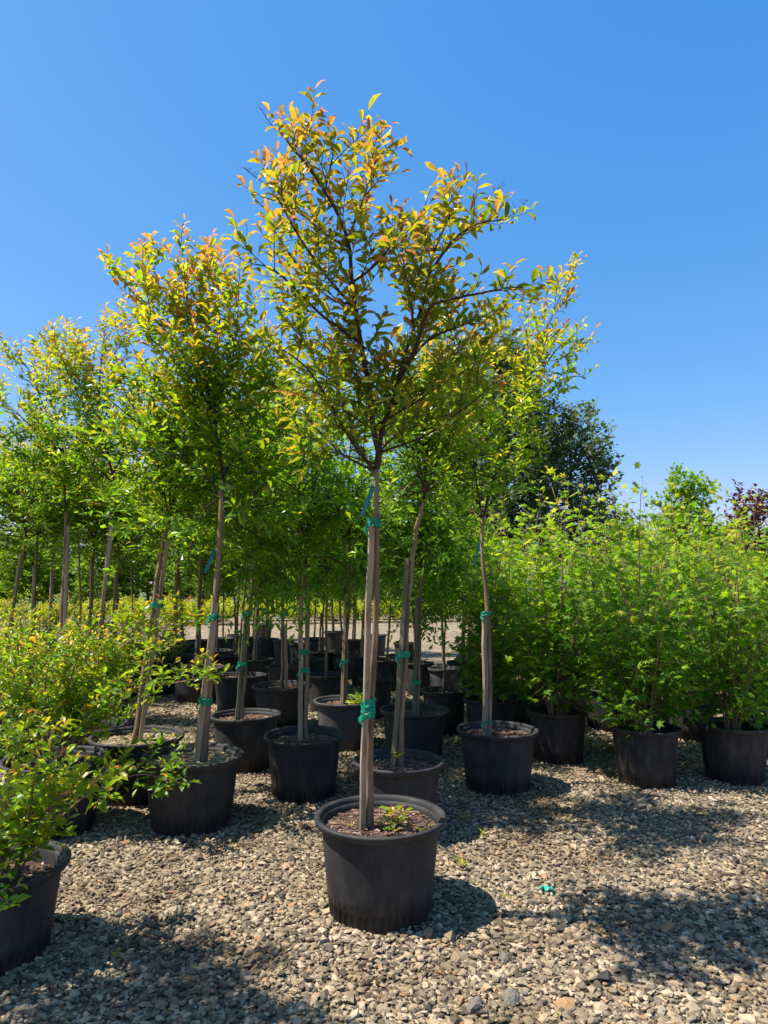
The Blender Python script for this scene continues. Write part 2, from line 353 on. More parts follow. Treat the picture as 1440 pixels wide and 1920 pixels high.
DEF = dict(start=.25, space=.075, fwd=.55, side=.85, up=.35, tl=.34, taper=.5, bend=.05, sub=.2, ls=.022, ll=.062, wid=1.0, curl=1.0, a0=.2, a1=.45, ah=.25,
           pal='myrtle', ldroop=0.0, nup=.9, petiole=0.0, opp=False, tipn=2)
def foliate(limbs, zr=(0, 3), **kw):
    """grow twigs on limb polylines and leaves on the twigs"""
    p = dict(DEF); p.update(kw)
    tw = []
    for pts, r0, r1 in limbs:
        seg = np.linalg.norm(np.diff(pts, axis=0), axis=1); cum = np.concatenate([[0], np.cumsum(seg)]); L = cum[-1]
        s = p['start'] * L; az = rng.uniform(0, 6)
        while s < L * .985:
            t = s / L; i = min(np.searchsorted(cum, s) - 1, len(seg) - 1); i = max(i, 0); f = (s - cum[i]) / (seg[i] + 1e-9)
            pos = pts[i] * (1 - f) + pts[i + 1] * f; T = norm(pts[i + 1] - pts[i])
            az += 2.4 + rng.normal(0, .4); A = norm(np.cross(T, np.array([.2, .3, .93]))); B = np.cross(T, A)
            perp = A * math.cos(az) + B * math.sin(az)
            d = norm(T * p['fwd'] + perp * p['side'] + np.array([0, 0, p['up']]) + rng.normal(0, .12, 3))
            ln = p['tl'] * rng.uniform(.45, 1.15) * (1 - p['taper'] * t)
            tw.append((pos, d, ln, 0)); s += p['space'] * rng.uniform(.6, 1.4)
        tw.append((pts[-1] - .02 * norm(pts[-1] - pts[-2]), norm(pts[-1] - pts[-2]), p['tl'] * .5, 0))
    polys = []; P, D, NN, LN, AG = [], [], [], [], []
    k = 0
    while k < len(tw):
        pos, d, ln, lev = tw[k]; k += 1
        n = 5; t = np.linspace(0, 1, n)[:, None]
        kink = rng.normal(0, .06 * ln, 3)
        pts = pos + d * ln * t + np.array([0, 0, p['bend']]) * ln * (t ** 2) * 4 + kink * np.sin(t * 3.1)
        polys.append((pts, .0012 + .0055 * ln, .0008))
        if lev < 1 and ln > p['sub']:
            for q in (.3, .5, .7):
                i = q * (n - 1); j = int(i); pp = pts[j] + (pts[j + 1] - pts[j]) * (i - j)
                dd = norm(d * .6 + norm(np.cross(d, rng.normal(0, 1, 3))) * .8 + np.array([0, 0, p['up'] * .6]))
                tw.append((pp, dd, ln * rng.uniform(.35, .6), 1))
        m = max(3, int(ln / p['ls'])); tt = np.linspace(.12 if lev else .2, 1, m) + rng.normal(0, .02, m); tt = np.clip(tt, 0.05, 1)
        x = tt * (n - 1); j = np.minimum(x.astype(int), n - 2); fr = (x - j)[:, None]
        LP = pts[j] * (1 - fr) + pts[j + 1] * fr; T = norm(pts[j + 1] - pts[j])
        hz = norm(np.cross(T, np.array([0.05, 0.02, 1.0]))); vt = np.cross(hz, T)
        sg = np.where(np.arange(m) % 2 == 0, 1.0, -1.0)[:, None]
        an = rng.normal(0, .55, m)[:, None]
        pr = (hz * np.cos(an) + vt * np.sin(an)) * sg
        fw = (.45 + .9 * np.maximum(0, tt - .75) * 4 * .6)[:, None]
        dl = norm(T * fw + pr * .85 + np.array([0, 0, .12 - p['ldroop']]) + rng.normal(0, .12, (m, 3)))
        up = np.array([0, 0, 1.0]) * p['nup'] + rng.normal(0, .38, (m, 3)) + T * .25
        nn = norm(up - (up * dl).sum(1, keepdims=True) * dl)
        ll = p['ll'] * rng.uniform(.6, 1.25, m) * (1 - .25 * (tt > .93))
        P.append(LP + dl * p['petiole'] * ll[:, None]); D.append(dl); NN.append(nn); LN.append(ll)
        hn = np.clip((LP[:, 2] - zr[0]) / (zr[1] - zr[0]), 0, 1)
        AG.append(p['a0'] + p['a1'] * tt ** 1.5 + p['ah'] * hn + rng.normal(0, .1, m) + rng.normal(0, .07))
    P = np.vstack(P); n = len(P)
    L = dict(P=P, D=np.vstack(D), N=np.vstack(NN), len=np.concatenate(LN), wid=p['wid'] * rng.uniform(.8, 1.2, n), curl=p['curl'] * rng.uniform(.2, 2.0, n), col=palette(np.concatenate(AG), p['pal']))
    return polys, L
def branch_mesh(name, limbs, polys, mat, ls=6, ts=4):
    T = Tubes()
    for pts, r0, r1 in limbs: T.add(pts, r0, r1, ls)
    for pts, r0, r1 in polys: T.add(pts, r0, r1, ts)
    return T.build(name, mat)

def vase_limbs(n, H, Rad, lead=.35, r0=.011, low=0, up=1.0):
    """limbs of a young vase-shaped crown, origin at the fork"""
    out = []; top = np.array([rng.normal(0, .06), rng.normal(0, .06), H])
    out.append((catmull([np.zeros(3), np.array([rng.normal(0, .05), rng.normal(0, .05), H * .45]), top], 6), r0 * 1.15, .003))
    a = rng.uniform(0, 6)
    for i in range(n):
        a += 2.4 + rng.normal(0, .3); rho = .35 + .65 * ((i + .5) / n) ** .6 if i % 2 else .55 + .45 * rng.random()
        st = np.array([0, 0, H * lead * rng.random() ** 1.3])
        ez = H * (.98 - .62 * rho ** 1.5 + rng.normal(0, .06)) * up
        en = np.array([math.cos(a) * Rad * rho, math.sin(a) * Rad * rho, max(ez, st[2] + .12 * H)])
        mid = st * .45 + en * .55 + np.array([-.12 * en[0], -.12 * en[1], -.02 * H]) + rng.normal(0, .03, 3)
        out.append((catmull([st, mid, en], 6), r0 * (.85 - .3 * st[2] / H), .0028))
    for i in range(low):                                   # spreading lower limbs
        a += 2.4 + rng.normal(0, .3); q = Rad * rng.uniform(.6, .95)
        st = np.array([0, 0, H * .12 * rng.random()]); en = np.array([math.cos(a) * q, math.sin(a) * q, H * rng.uniform(-.24, .12)])
        mid = st * .5 + en * .5 + np.array([0, 0, H * .08])
        out.append((catmull([st, mid, en], 6), r0 * .55, .0025))
    return out

# ------------------------------------------------------------------ pots
PR, PH = .285, .41                    # prototype outer rim radius and height
def rib(r, z, j):
    m = ((j // 2) % 2 == 0)[None, :] & (z > .004) & (z < .068)
    return np.where(m, r - .012, r)
body_prof = [(0.0, .004), (.2, .004), (.2155, 0), (.2185, .003), (.2218, .066), (.2232, .07), (.229, .12), (.237, .2), (.2455, .29), (.25, .345), (.252, .378), (.254, .389), (.2495, .389), (.246, .37), (.243, .34), (.238, .28), (.234, .22)]
rim_prof = [(.2545, .3795), (.262, .3785), (.276, .38), (.2795, .383), (.283, .397), (.285, .404), (.2842, .4085), (.281, .411), (.274, .4118), (.266, .411), (.2615, .4085), (.259, .404), (.2545, .392)]
PB = {}; PRM = {}
for key in ('pot', 'pot_dusty', 'pot_grey'):
    PB[key] = lathe('pot_body', body_prof, 176, M[key], rib=rib); PRM[key] = lathe('pot_rim', rim_prof, 88, M[key], closed=True)
    PB[key + '_lo'] = lathe('pot_body_far', body_prof, 40, M[key]); PRM[key + '_lo'] = lathe('pot_rim_far', rim_prof, 40, M[key], closed=True)
def soil_mesh(name, mat, z, amp=.008):
    nr, ns = 9, 40; V = [(0, 0, z + amp)]
    for i in range(1, nr + 1):
        for j in range(ns):
            r = .247 * i / nr; a = 2 * math.pi * j / ns
            V.append((r * math.cos(a), r * math.sin(a), z + amp * (1 - (i / nr) ** 2) + rng.normal(0, .0035)))
    fl, ln = [], []
    for j in range(ns): fl += [0, 1 + j, 1 + (j + 1) % ns]; ln.append(3)
    for i in range(nr - 1):
        for j in range(ns):
            a = 1 + i * ns; b = 1 + (i + 1) * ns; fl += [a + j, b + j, b + (j + 1) % ns, a + (j + 1) % ns]; ln.append(4)
    return mesh_np(name, V, fl, ln, mat)
SOIL = {'soil': soil_mesh('soil', M['soil'], .355), 'dirt': soil_mesh('soil_dry', M['dirt'], .362), 'low': soil_mesh('soil_low', M['soil'], .31)}
def chip_material(name, stops):
    m, t, out = mat_new(name); g = N(t, 'ShaderNodeNewGeometry'); rp = ramp(t, stops); t.links.new(g.outputs['Random Per Island'], rp.inputs[0])
    p = N(t, 'ShaderNodeBsdfPrincipled', Roughness=.9); t.links.new(rp.outputs[0], p.inputs['Base Color']); t.links.new(p.outputs[0], out.inputs[0]); return m
M['chips'] = chip_material('bark_chips', [(0, (.04, .022, .015)), (.4, (.13, .065, .042)), (.75, (.22, .125, .085)), (1, (.36, .25, .17))])
M['straw'] = chip_material('dry_litter', [(0, (.12, .085, .05)), (.5, (.3, .23, .13)), (1, (.46, .38, .22))])
def chips_mesh(name, n, mat, z, size=.011, long=1.0):
    r = .236 * np.sqrt(rng.random(n)); a = rng.uniform(0, 6.283, n)
    P = np.stack([r * np.cos(a), r * np.sin(a), z + .008 * (1 - (r / .25) ** 2) + rng.uniform(-.001, .008, n)], -1)
    v, f = octa(); v = v * np.array([long, .55, .3])
    V, I = stones(P, size * rng.uniform(.4, 1.3, n), (v, f)); return mesh_np(name, V, I, 3, mat)
CHIPS = {'soil': chips_mesh('mulch', 900, M['chips'], .357, .0095, 1.5), 'dirt': chips_mesh('dry_litter', 900, M['straw'], .363, .009, 1.7), 'low': chips_mesh('mulch_low', 420, M['chips'], .312, .011, 1.3)}

def pot_at(x, y, wpx, h=.41):
    """rim centre pixel, rim width in px -> base centre, diameter"""
    c = atz(x, y, h); dia = wpx / F * c[1]
    return np.array([c[0], c[1], 0.0]), dia
def add_pot(root, dia, h, mat='pot', soil='soil', lo=False, rz=0.0, chips=True, tilt=0.0):
    s = dia / (2 * PR); sz = h / PH; k = '_lo' if lo else ''
    b = obj('pot', PB[mat + k], root, rz=rz, scale=(s, s, sz)); b.rotation_euler = (tilt, tilt * .5, rz)
    obj('rim', PRM[mat + k], b)
    so = obj('soil', SOIL[soil], root, rz=rz * 1.7, scale=(s, s, sz))
    if chips and not lo: tag(obj('mulch' if soil != 'dirt' else 'dry_litter', CHIPS[soil], so), kind='stuff')
    return (.355 if soil == 'soil' else .362 if soil == 'dirt' else .312) * sz
def new_root(name, base, label, cat, group):
    r = bpy.data.objects.new(name, None); col.objects.link(r); r.location = base; r.empty_display_size = .2
    tag(r, label, cat, group); return r
def add_tie(root, name, p, w, h, mat, wy=.03, rag=True):
    """crinkled tape wrapped round trunk and stake, centred on p (local)"""
    ns, nr = 26, max(4, int(h / .008)); th = np.arange(ns) * 2 * math.pi / ns; V = []
    for layer in range(2):
        ph = rng.uniform(0, 6); hh = h * (1 if layer == 0 else .6); z0 = p[2] + (0 if layer == 0 else rng.normal(0, h * .12))
        for i in range(nr):
            q = (1 + .05 * layer) * (1 + .05 * np.sin(th * 5 + i * 2.3 + ph) + .04 * rng.standard_normal(ns))
            cs, sn = np.cos(th), np.sin(th); cs = np.sign(cs) * abs(cs) ** .75
            V.append(np.stack([p[0] + w * q * cs, p[1] + wy * q * np.sign(sn) * abs(sn) ** .75, z0 - hh / 2 + hh * i / (nr - 1) + .1 * hh * np.sin(th + ph)], -1))
    V = np.array(V).reshape(-1, 3); F_ = []
    for layer in range(2):
        for i in range(nr - 1):
            for j in range(ns):
                a = (layer * nr + i) * ns; F_.append((a + j, a + (j + 1) % ns, a + ns + (j + 1) % ns, a + ns + j))
    if rag:
        k = len(V); a = np.array([p[0] - w * .9, p[1] - .75 * wy, p[2] - h * .25]); R_ = []
        for i in range(5):
            c = a + np.array([-.012 * math.sin(i * 1.1), -.004 * i, -.014 * i]); R_ += [c + (-.006, .002 * i, 0), c + (.007, -.003, -.004)]
        V = np.vstack([V, R_]); F_ += [(k + 2 * i, k + 2 * i + 1, k + 2 * i + 3, k + 2 * i + 2) for i in range(4)]
    return obj(name, mesh_np(name, V, np.array(F_).ravel(), 4, mat, smooth=False), root)
def add_ribbon(root, p, dx, dz, w=.022, mat='ribbon'):
    """a strip of flagging tape knotted at p and hanging down"""
    n = 9; t = np.linspace(0, 1, n); V = []
    for q in t:
        cx = p[0] + dx * q; cz = p[2] + dz * q; wy = .012 * math.sin(q * 5); tw = .5 + .6 * q
        for s in (-1, 1): V.append((cx + s * w / 2 * math.cos(tw), p[1] - .012 + wy + s * w / 2 * math.sin(tw), cz - s * .002))
    V = np.array(V); q4 = [(2 * i, 2 * i + 1, 2 * i + 3, 2 * i + 2) for i in range(n - 1)]
    V2 = V + np.array([0, .0008, 0]); m = len(V)
    q = q4 + [tuple(m + k for k in reversed(f)) for f in q4]
    return obj('ribbon', mesh_np('ribbon', np.vstack([V, V2]), np.array(q).ravel(), 4, M[mat], smooth=True), root)

# ------------------------------------------------------------------ crown prototypes (origin at the fork / at the soil)
PROTO = {}; PROTO_L = {}
for i in range(4):
    H = 1.45; lb = vase_limbs(14, H, .76, .45, low=7)
    po, L = foliate(lb, (0, H), start=.14, space=.062, tl=.38, ls=.0205, ll=.072, a0=.04, a1=.38, ah=.46)
    PROTO_L['myrtle%d' % i] = (L, LEAF4, M['leaf'])
    PROTO['myrtle%d' % i] = (branch_mesh('branches', lb, po, M['twig'], 6, 3), leaf_mesh('crown', L, LEAF4, M['leaf']))
for i in range(3):
    H = 1.25; lb = vase_limbs(13, H, .6, .45, low=7)
    po, L = foliate(lb, (0, H), start=.1, space=.06, tl=.36, ls=.021, ll=.08, wid=1.0, a0=.08, a1=.42, ah=.34, pal='green', bend=-.06, up=.12, ldroop=.28, nup=.7)
    PROTO_L['narrow%d' % i] = (L, NARROW, M['leaf'])
    PROTO['narrow%d' % i] = (branch_mesh('branches', lb, po, M['twig'], 6, 3), leaf_mesh('crown', L, NARROW, M['leaf']))
def maple_limbs(n, H, Rad):
    out = []; a = rng.uniform(0, 6)
    for i in range(n):
        a += 2.4; rho = (.25 + .75 * (i + .5) / n) * Rad; hh = H * (1.1 if i == 1 else rng.uniform(.55, 1.0)) * (1 - .25 * rho / Rad)
        b = np.array([.035 * math.cos(a), .035 * math.sin(a), 0]); e = np.array([rho * math.cos(a), rho * math.sin(a), hh])
        m1 = b * .6 + e * .25 + np.array([0, 0, hh * .12]); m2 = e * .62 + np.array([0, 0, hh * .08]) + np.append(rng.normal(0, .04, 2), 0)
        out.append((catmull([b, m1, m2, e], 5), .0085, .0022))
    return out
for i in range(4):
    H = 1.75; lb = maple_limbs(10, H, .46)
    po, L = foliate(lb, (0, H), start=.11, space=.086, tl=.35, taper=.5, ls=.039, ll=.083, a0=.06, a1=.34, ah=.52, pal='maple', fwd=.3, side=.95, up=.16, bend=-.02, nup=.9, petiole=.35, sub=.2)
    PROTO_L['maple%d' % i] = (L, MAPLE, M['maple'])
    PROTO['maple%d' % i] = (branch_mesh('branches', lb, po, M['stem'], 6, 3), leaf_mesh('crown', L, MAPLE, M['maple']))
for i in range(2):
    lb = []
    a = rng.uniform(0, 6)
    for k in range(9):
        a += 2.4; rho = .2 + .35 * k / 9; hh = rng.uniform(.55, 1.0)
        lb.append((catmull([np.array([.02 * math.cos(a), .02 * math.sin(a), 0]), np.array([rho * .45 * math.cos(a), rho * .45 * math.sin(a), hh * .5]), np.array([rho * math.cos(a), rho * math.sin(a), hh])], 5), .007, .0022))
    po, L = foliate(lb, (0, 1), start=.14, space=.06, tl=.3, ls=.02, ll=.06, a0=.04, a1=.5, ah=.3)
    PROTO_L['bush%d' % i] = (L, LEAF4, M['leaf'])
    PROTO['bush%d' % i] = (branch_mesh('branches', lb, po, M['stem'], 6, 3), leaf_mesh('crown', L, LEAF4, M['leaf']))

# ------------------------------------------------------------------ potted plants from prototypes
def trunk_mesh(pts, r0, r1, mat, flare=True):
    T = Tubes(); k = len(pts); t = np.linspace(0, 1, k)
    rad = r0 + (r1 - r0) * t + (r0 * .35 * np.exp(-t * 14) if flare else 0)
    T.add(pts, r0, r1, 10, radii=rad, wob=.03); return T.build('trunk', mat)
def add_crown(root, proto, loc, rz, scale, nleaf=0):
    br, cr = PROTO[proto]; obj('branches', br, root, loc, rz, scale)
    if not nleaf: return tag(obj('crown', cr, root, loc, rz, scale), kind='stuff')
    L, base_leaf, mat = PROTO_L[proto]
    q = L['P'] * np.array(scale); c_, s_ = math.cos(rz), math.sin(rz)
    pj = np.stack([q[:, 0] * c_ - q[:, 1] * s_, q[:, 0] * s_ + q[:, 1] * c_, q[:, 2]], -1) + np.array(loc) + np.array(root.location)
    f = pj[:, 1] * _c + (pj[:, 2] - CH) * _s; vis = (np.abs(pj[:, 0] / f) < .56) & (np.abs((-(pj[:, 1]) * _s + (pj[:, 2] - CH) * _c) / f) < .74)
    sel = np.zeros(len(q), bool); sel[np.argsort(-(L['len'] / np.linalg.norm(pj - CAMP, axis=1) ** 3 * vis))[:nleaf]] = True
    o = tag(obj('crown', leaf_mesh('crown', sub(L, ~sel), base_leaf, mat), root, loc, rz, scale), kind='stuff')
    V = leaf_verts(sub(L, sel), base_leaf); k = V.shape[1]
    for v, c in zip(V, L['col'][sel]):
        ce = v[0].copy(); obj('leaf', mesh_np('leaf', v - ce, base_leaf[1].ravel(), 3, mat, np.tile(np.append(c, 1), (k, 1))), o, ce)
    return o
def potted_tree(label, rim, trunk_px, crown, cscale, h=.41, mat='pot', soil='soil', stake=0.85, stake_dx=-.03, r=.019, tie_px=(), ribbon_px=None, lo=False,
                group='staked young trees in black pots', smat='stake', name='potted_tree', cat='tree', crz=None, wob=.012, nleaf=0):
    base, dia = pot_at(*rim, h=h); Y = base[1]
    root = new_root(name, base, label, cat, group)
    sz = add_pot(root, dia, h, mat, soil, lo, rz=rng.uniform(0, 6), tilt=rng.normal(0, .008))
    pp = [at(x, y, Y) - base for x, y in trunk_px]
    pp[0][1] += 0; pp[0][2] = sz - .02
    P = catmull(pp, 6); P[1:-1] += rng.normal(0, wob * .35, P[1:-1].shape) * np.array([1, 1, 0])
    obj('trunk', trunk_mesh(P, r, r * .72, M['bark']), root)
    if stake:
        a = pp[0] + np.array([stake_dx * 1.1, -.012, -.02]); n = len(P); e = P[int((n - 1) * stake)] + np.array([stake_dx * .85, -.012, 0])
        obj('stake', box_bar('stake', a, e, .029, .027, M[smat], rng.uniform(-.4, .4)), root)
    for y_ in tie_px:
        z = at(rim[0], y_, Y)[2]; i = np.argmin(abs(P[:, 2] - z)); c = P[i] + np.array([stake_dx / 2, -.006, 0]); c[2] = z
        add_tie(root, 'tie', c, abs(stake_dx) / 2 + .021, .035, M['tape'], .029)
    if ribbon_px:
        q = at(*ribbon_px, Y) - base; add_ribbon(root, q, -.05, -.17, .02)
    rz = rng.uniform(0, 6.28) if crz is None else crz
    top = P[-1] - np.array([0, 0, .03])
    add_crown(root, crown, top, rz, cscale, nleaf)
    return root

G1 = 'staked young trees in black pots'
# near and middle trees: label, rim (x,y,w), trunk pixels from soil to fork, crown prototype, crown scale
rootJ = potted_tree('staked tree in black pot directly behind the front tree, drooping narrow leaves, two green ties', (747, 1424, 166), [(748, 1420), (757, 1300), (768, 1090), (782, 990), (795, 940)], 'myrtle0', (.82, .82, .92),
            stake=.6, stake_dx=-.035, tie_px=(1227,), r=.017, smat='stake_g', nleaf=150)
potted_tree('slim tree with dark stake in black pot, second row left of the front tree', (571, 1376, 147), [(573, 1378), (574, 1250), (576, 1130), (572, 1060)], 'narrow0', (.95, .95, .95), stake=.95, tie_px=(1222, 1256), r=.016, nleaf=100)
potted_tree('leaning slender tree in black pot between the left tree and the dark staked one', (462, 1339, 129), [(452, 1332), (462, 1210), (474, 1080), (480, 960)], 'myrtle1', (.95, .95, 1.14), stake=.55, tie_px=(1245, 1150), r=.017, smat='stake_g')
rootH = potted_tree('thin tree in the sunlit pale grey pot with weeds at its foot', (648, 1312, 118), [(648, 1310), (650, 1220), (655, 1080), (655, 1010)], 'narrow1', (1.1, 1.1, 1.05), mat='pot_grey', stake=.6, tie_px=(1240,), r=.016)
potted_tree('thin green-staked tree in the black pot just behind the front tree on its right', (776, 1329, 128), [(783, 1330), (786, 1230), (788, 1120), (792, 1060)], 'narrow2', (1., 1., 1.), stake=.7, tie_px=(1278,), r=.014, smat='stake_g')
potted_tree('tree with mossy old soil and thick leaning stake beside the left shrubs', (257, 1378, 168), [(252, 1388), (280, 1200), (303, 1040), (318, 970)], 'myrtle2', (.95, .95, .85), soil='dirt', stake=.8, tie_px=(1135,), r=.022, stake_dx=.036, nleaf=100)
potted_tree('slim two-stemmed tree in wide black pot left of the pale grey pot', (530, 1284, 110), [(530, 1288), (529, 1220), (530, 1120), (535, 1000)], 'myrtle2', (1.2, 1.2, 1.38), stake=.5, stake_dx=.04, r=.016, tie_px=(1152,))
potted_tree('crooked thin-trunked tree in black pot behind the leaning slender tree', (449, 1265, 100), [(447, 1262), (450, 1200), (460, 1100), (468, 1000)], 'myrtle3', (1.2, 1.2, 1.35), stake=0, r=.015)
potted_tree('tree in black pot half hidden behind the left staked tree', (372, 1250, 99), [(372, 1250), (375, 1180), (377, 1090), (382, 1000)], 'myrtle0', (1.2, 1.2, 1.3), stake=.9, r=.016, smat='stake_g', tie_px=(1150,))
potted_tree('thin yellow-stemmed tree in black pot left of the tall maple thicket', (833, 1293, 87), [(832, 1292), (833, 1220), (836, 1160), (838, 1120)], 'narrow0', (1., 1., .9), stake=0, r=.011)
# deep rows
G2 = 'potted trees in the deep rows'
deep = [
 ('small pot with a low weedy plant and thin tree in the middle rows', (531, 1249, 64), 'narrow2', .9, 1040),
 ('thin tree in black pot right behind the crooked thin-trunked one', (480, 1235, 66), 'myrtle1', .95, 1000),
 ('tree in black pot deep in the rows behind the left staked trunk', (407, 1219, 63), 'myrtle2', 1.0, 990),
 ('crooked bare-stemmed tree in moss-topped pot in the middle rows', (603, 1221, 58), 'narrow0', .9, 1060),
 ('tree in black pot behind the dark staked tree on its right', (612, 1264, 76), 'narrow1', .9, 1030),
 ('tree in round black pot glimpsed behind the front tree trunk', (705, 1272, 64), 'narrow2', .8, 1020),
 ('slim tree in sun-streaked pot left of the front trunk, middle rows', (645, 1222, 52), 'myrtle3', .9, 1020),
 ('tree in sun-streaked pot just left of the front trunk, middle rows', (682, 1230, 56), 'narrow0', .9, 1040),
 ('pale-footed leaning tree in pot just right of the front trunk', (724, 1236, 60), 'myrtle0', .9, 1020),
 ('small tree in moss-topped pot behind the green-staked tree', (785, 1242, 56), 'narrow1', .9, 1060),
 ('thin tree in dusty grey sunlit pot behind the yellow-stemmed tree', (833, 1252, 60), 'narrow2', .8, 1080),
 ('tree in leftmost pot of the sunlit grey-sided far row', (444, 1190, 38), 'myrtle1', 1.0, 1040),
 ('tree in second pot of the sunlit grey-sided far row', (474, 1194, 38), 'myrtle2', 1.0, 1040),
 ('tree in third pot of the sunlit grey-sided far row', (503, 1197, 39), 'myrtle3', 1.0, 1045),
 ('tree in pale tan pot of the sunlit far row', (532, 1201, 40), 'myrtle0', .9, 1050),
 ('tree in last pot of the sunlit grey-sided far row', (563, 1206, 42), 'narrow0', 1.0, 1050),
 ('crooked young tree alone in a pot on the bright far gravel', (494, 1170, 35), 'myrtle2', .9, 1050),
 ('dark crooked-trunk tree in pot on the far gravel', (627, 1184, 40), 'narrow1', 1.1, 1050),
 ('far tree in dark pot behind the front trunk at far gravel', (705, 1190, 42), 'myrtle3', 1.0, 1050),
 ('far tree in dark pot right of the front trunk', (760, 1205, 46), 'narrow2', 1.0, 1050),
 ('far tree in dark pot beside the maple thicket', (880, 1212, 48), 'myrtle0', 1.0, 1040),
 ('far left tree in black pot behind the mossy-soil tree', (330, 1228, 64), 'myrtle1', 1.0, 980),
 ('far tree in small dark pot just right of the left staked trunk', (418, 1196, 44), 'myrtle3', .95, 1040),
 ('far tree in dark pot in the left gap beside the shrub tips', (372, 1200, 46), 'myrtle0', .95, 1040),
 ('tree in dark pot between the leaning slender tree and the far sunlit row', (443, 1228, 60), 'narrow0', .9, 1030),
 ('tree in dark pot right behind the dark staked trunk', (578, 1236, 62), 'narrow2', .9, 1050),
 ('far tree in dark pot near the moss-topped pot', (590, 1196, 44), 'myrtle1', .95, 1050),
 ('far tree in dark pot left of the front trunk at the gravel edge', (664, 1200, 46), 'narrow1', .95, 1055),
 ('tree in dark pot right of the pale-footed leaning tree', (752, 1228, 54), 'narrow0', .9, 1060),
 ('tree in dark pot between the moss-topped pot and the maples', (868, 1240, 60), 'narrow1', .85, 1070),
]
for i, (lab, rim, cr, s, fy) in enumerate(deep):
    x = rim[0]; dx = rng.normal(0, 7)
    potted_tree(lab, rim, [(x, rim[1]), (x + dx * .6, (rim[1] + fy) / 2 + 20), (x + dx, fy + 45)], cr, (s, s, s * .82), mat=['pot', 'pot', 'pot_grey', 'pot_dusty'][i % 4] if rim[1] < 1215 else ('pot_grey' if 'grey' in lab else 'pot'),
                stake=[0, .8, 0, .6][i % 4], r=.017, lo=True, group=G2, soil='dirt' if 'moss' in lab else 'soil')
# left back row: trunks seen between the shrubs
G3 = 'staked trees at the left back'
left = [
 ('leaning grey trunk at the far left edge, thin stake', (15, 1250, 92), [(12, 1250), (32, 1100), (50, 1010)], 'myrtle0', (1.3, 1.3, 1.15)),
 ('straight thin tree second from the left edge', (62, 1240, 84), [(64, 1240), (66, 1100), (70, 1000)], 'myrtle1', (1.3, 1.3, 1.15)),
 ('thin dark tree behind the thick double trunk at left', (150, 1216, 64), [(152, 1216), (150, 1100), (146, 1000)], 'myrtle2', (1.3, 1.3, 1.15)),
 ('dark straight trunk with a tie between the two thick left trunks', (172, 1232, 76), [(172, 1232), (173, 1100), (176, 1020)], 'myrtle3', (1.3, 1.3, 1.12)),
 ('slender dark trunk right of the pale leaning trunk at left', (216, 1236, 80), [(214, 1236), (220, 1100), (222, 1030)], 'myrtle0', (.95, .95, .9)),
 ('thin far trunk above the low shrub tips at left', (252, 1205, 54), [(250, 1205), (247, 1100), (246, 1010)], 'myrtle1', (1.3, 1.3, 1.12)),
 ('far thin trunk left of the left staked tree', (345, 1206, 56), [(345, 1206), (338, 1100), (334, 1020)], 'myrtle2', (1.3, 1.3, 1.12)),
 ('thin far tree beyond the far left edge trunks', (95, 1198, 50), [(95, 1198), (98, 1100), (100, 1020)], 'myrtle3', (1.1, 1.1, 1.)),
]
for i, (lab, rim, tp, cr, s) in enumerate(left):
    potted_tree(lab, rim, tp, cr, s, stake=[.9, .7, 0][i % 3], r=.02, lo=True, group=G3, tie_px=(1140,) if i % 2 else ())

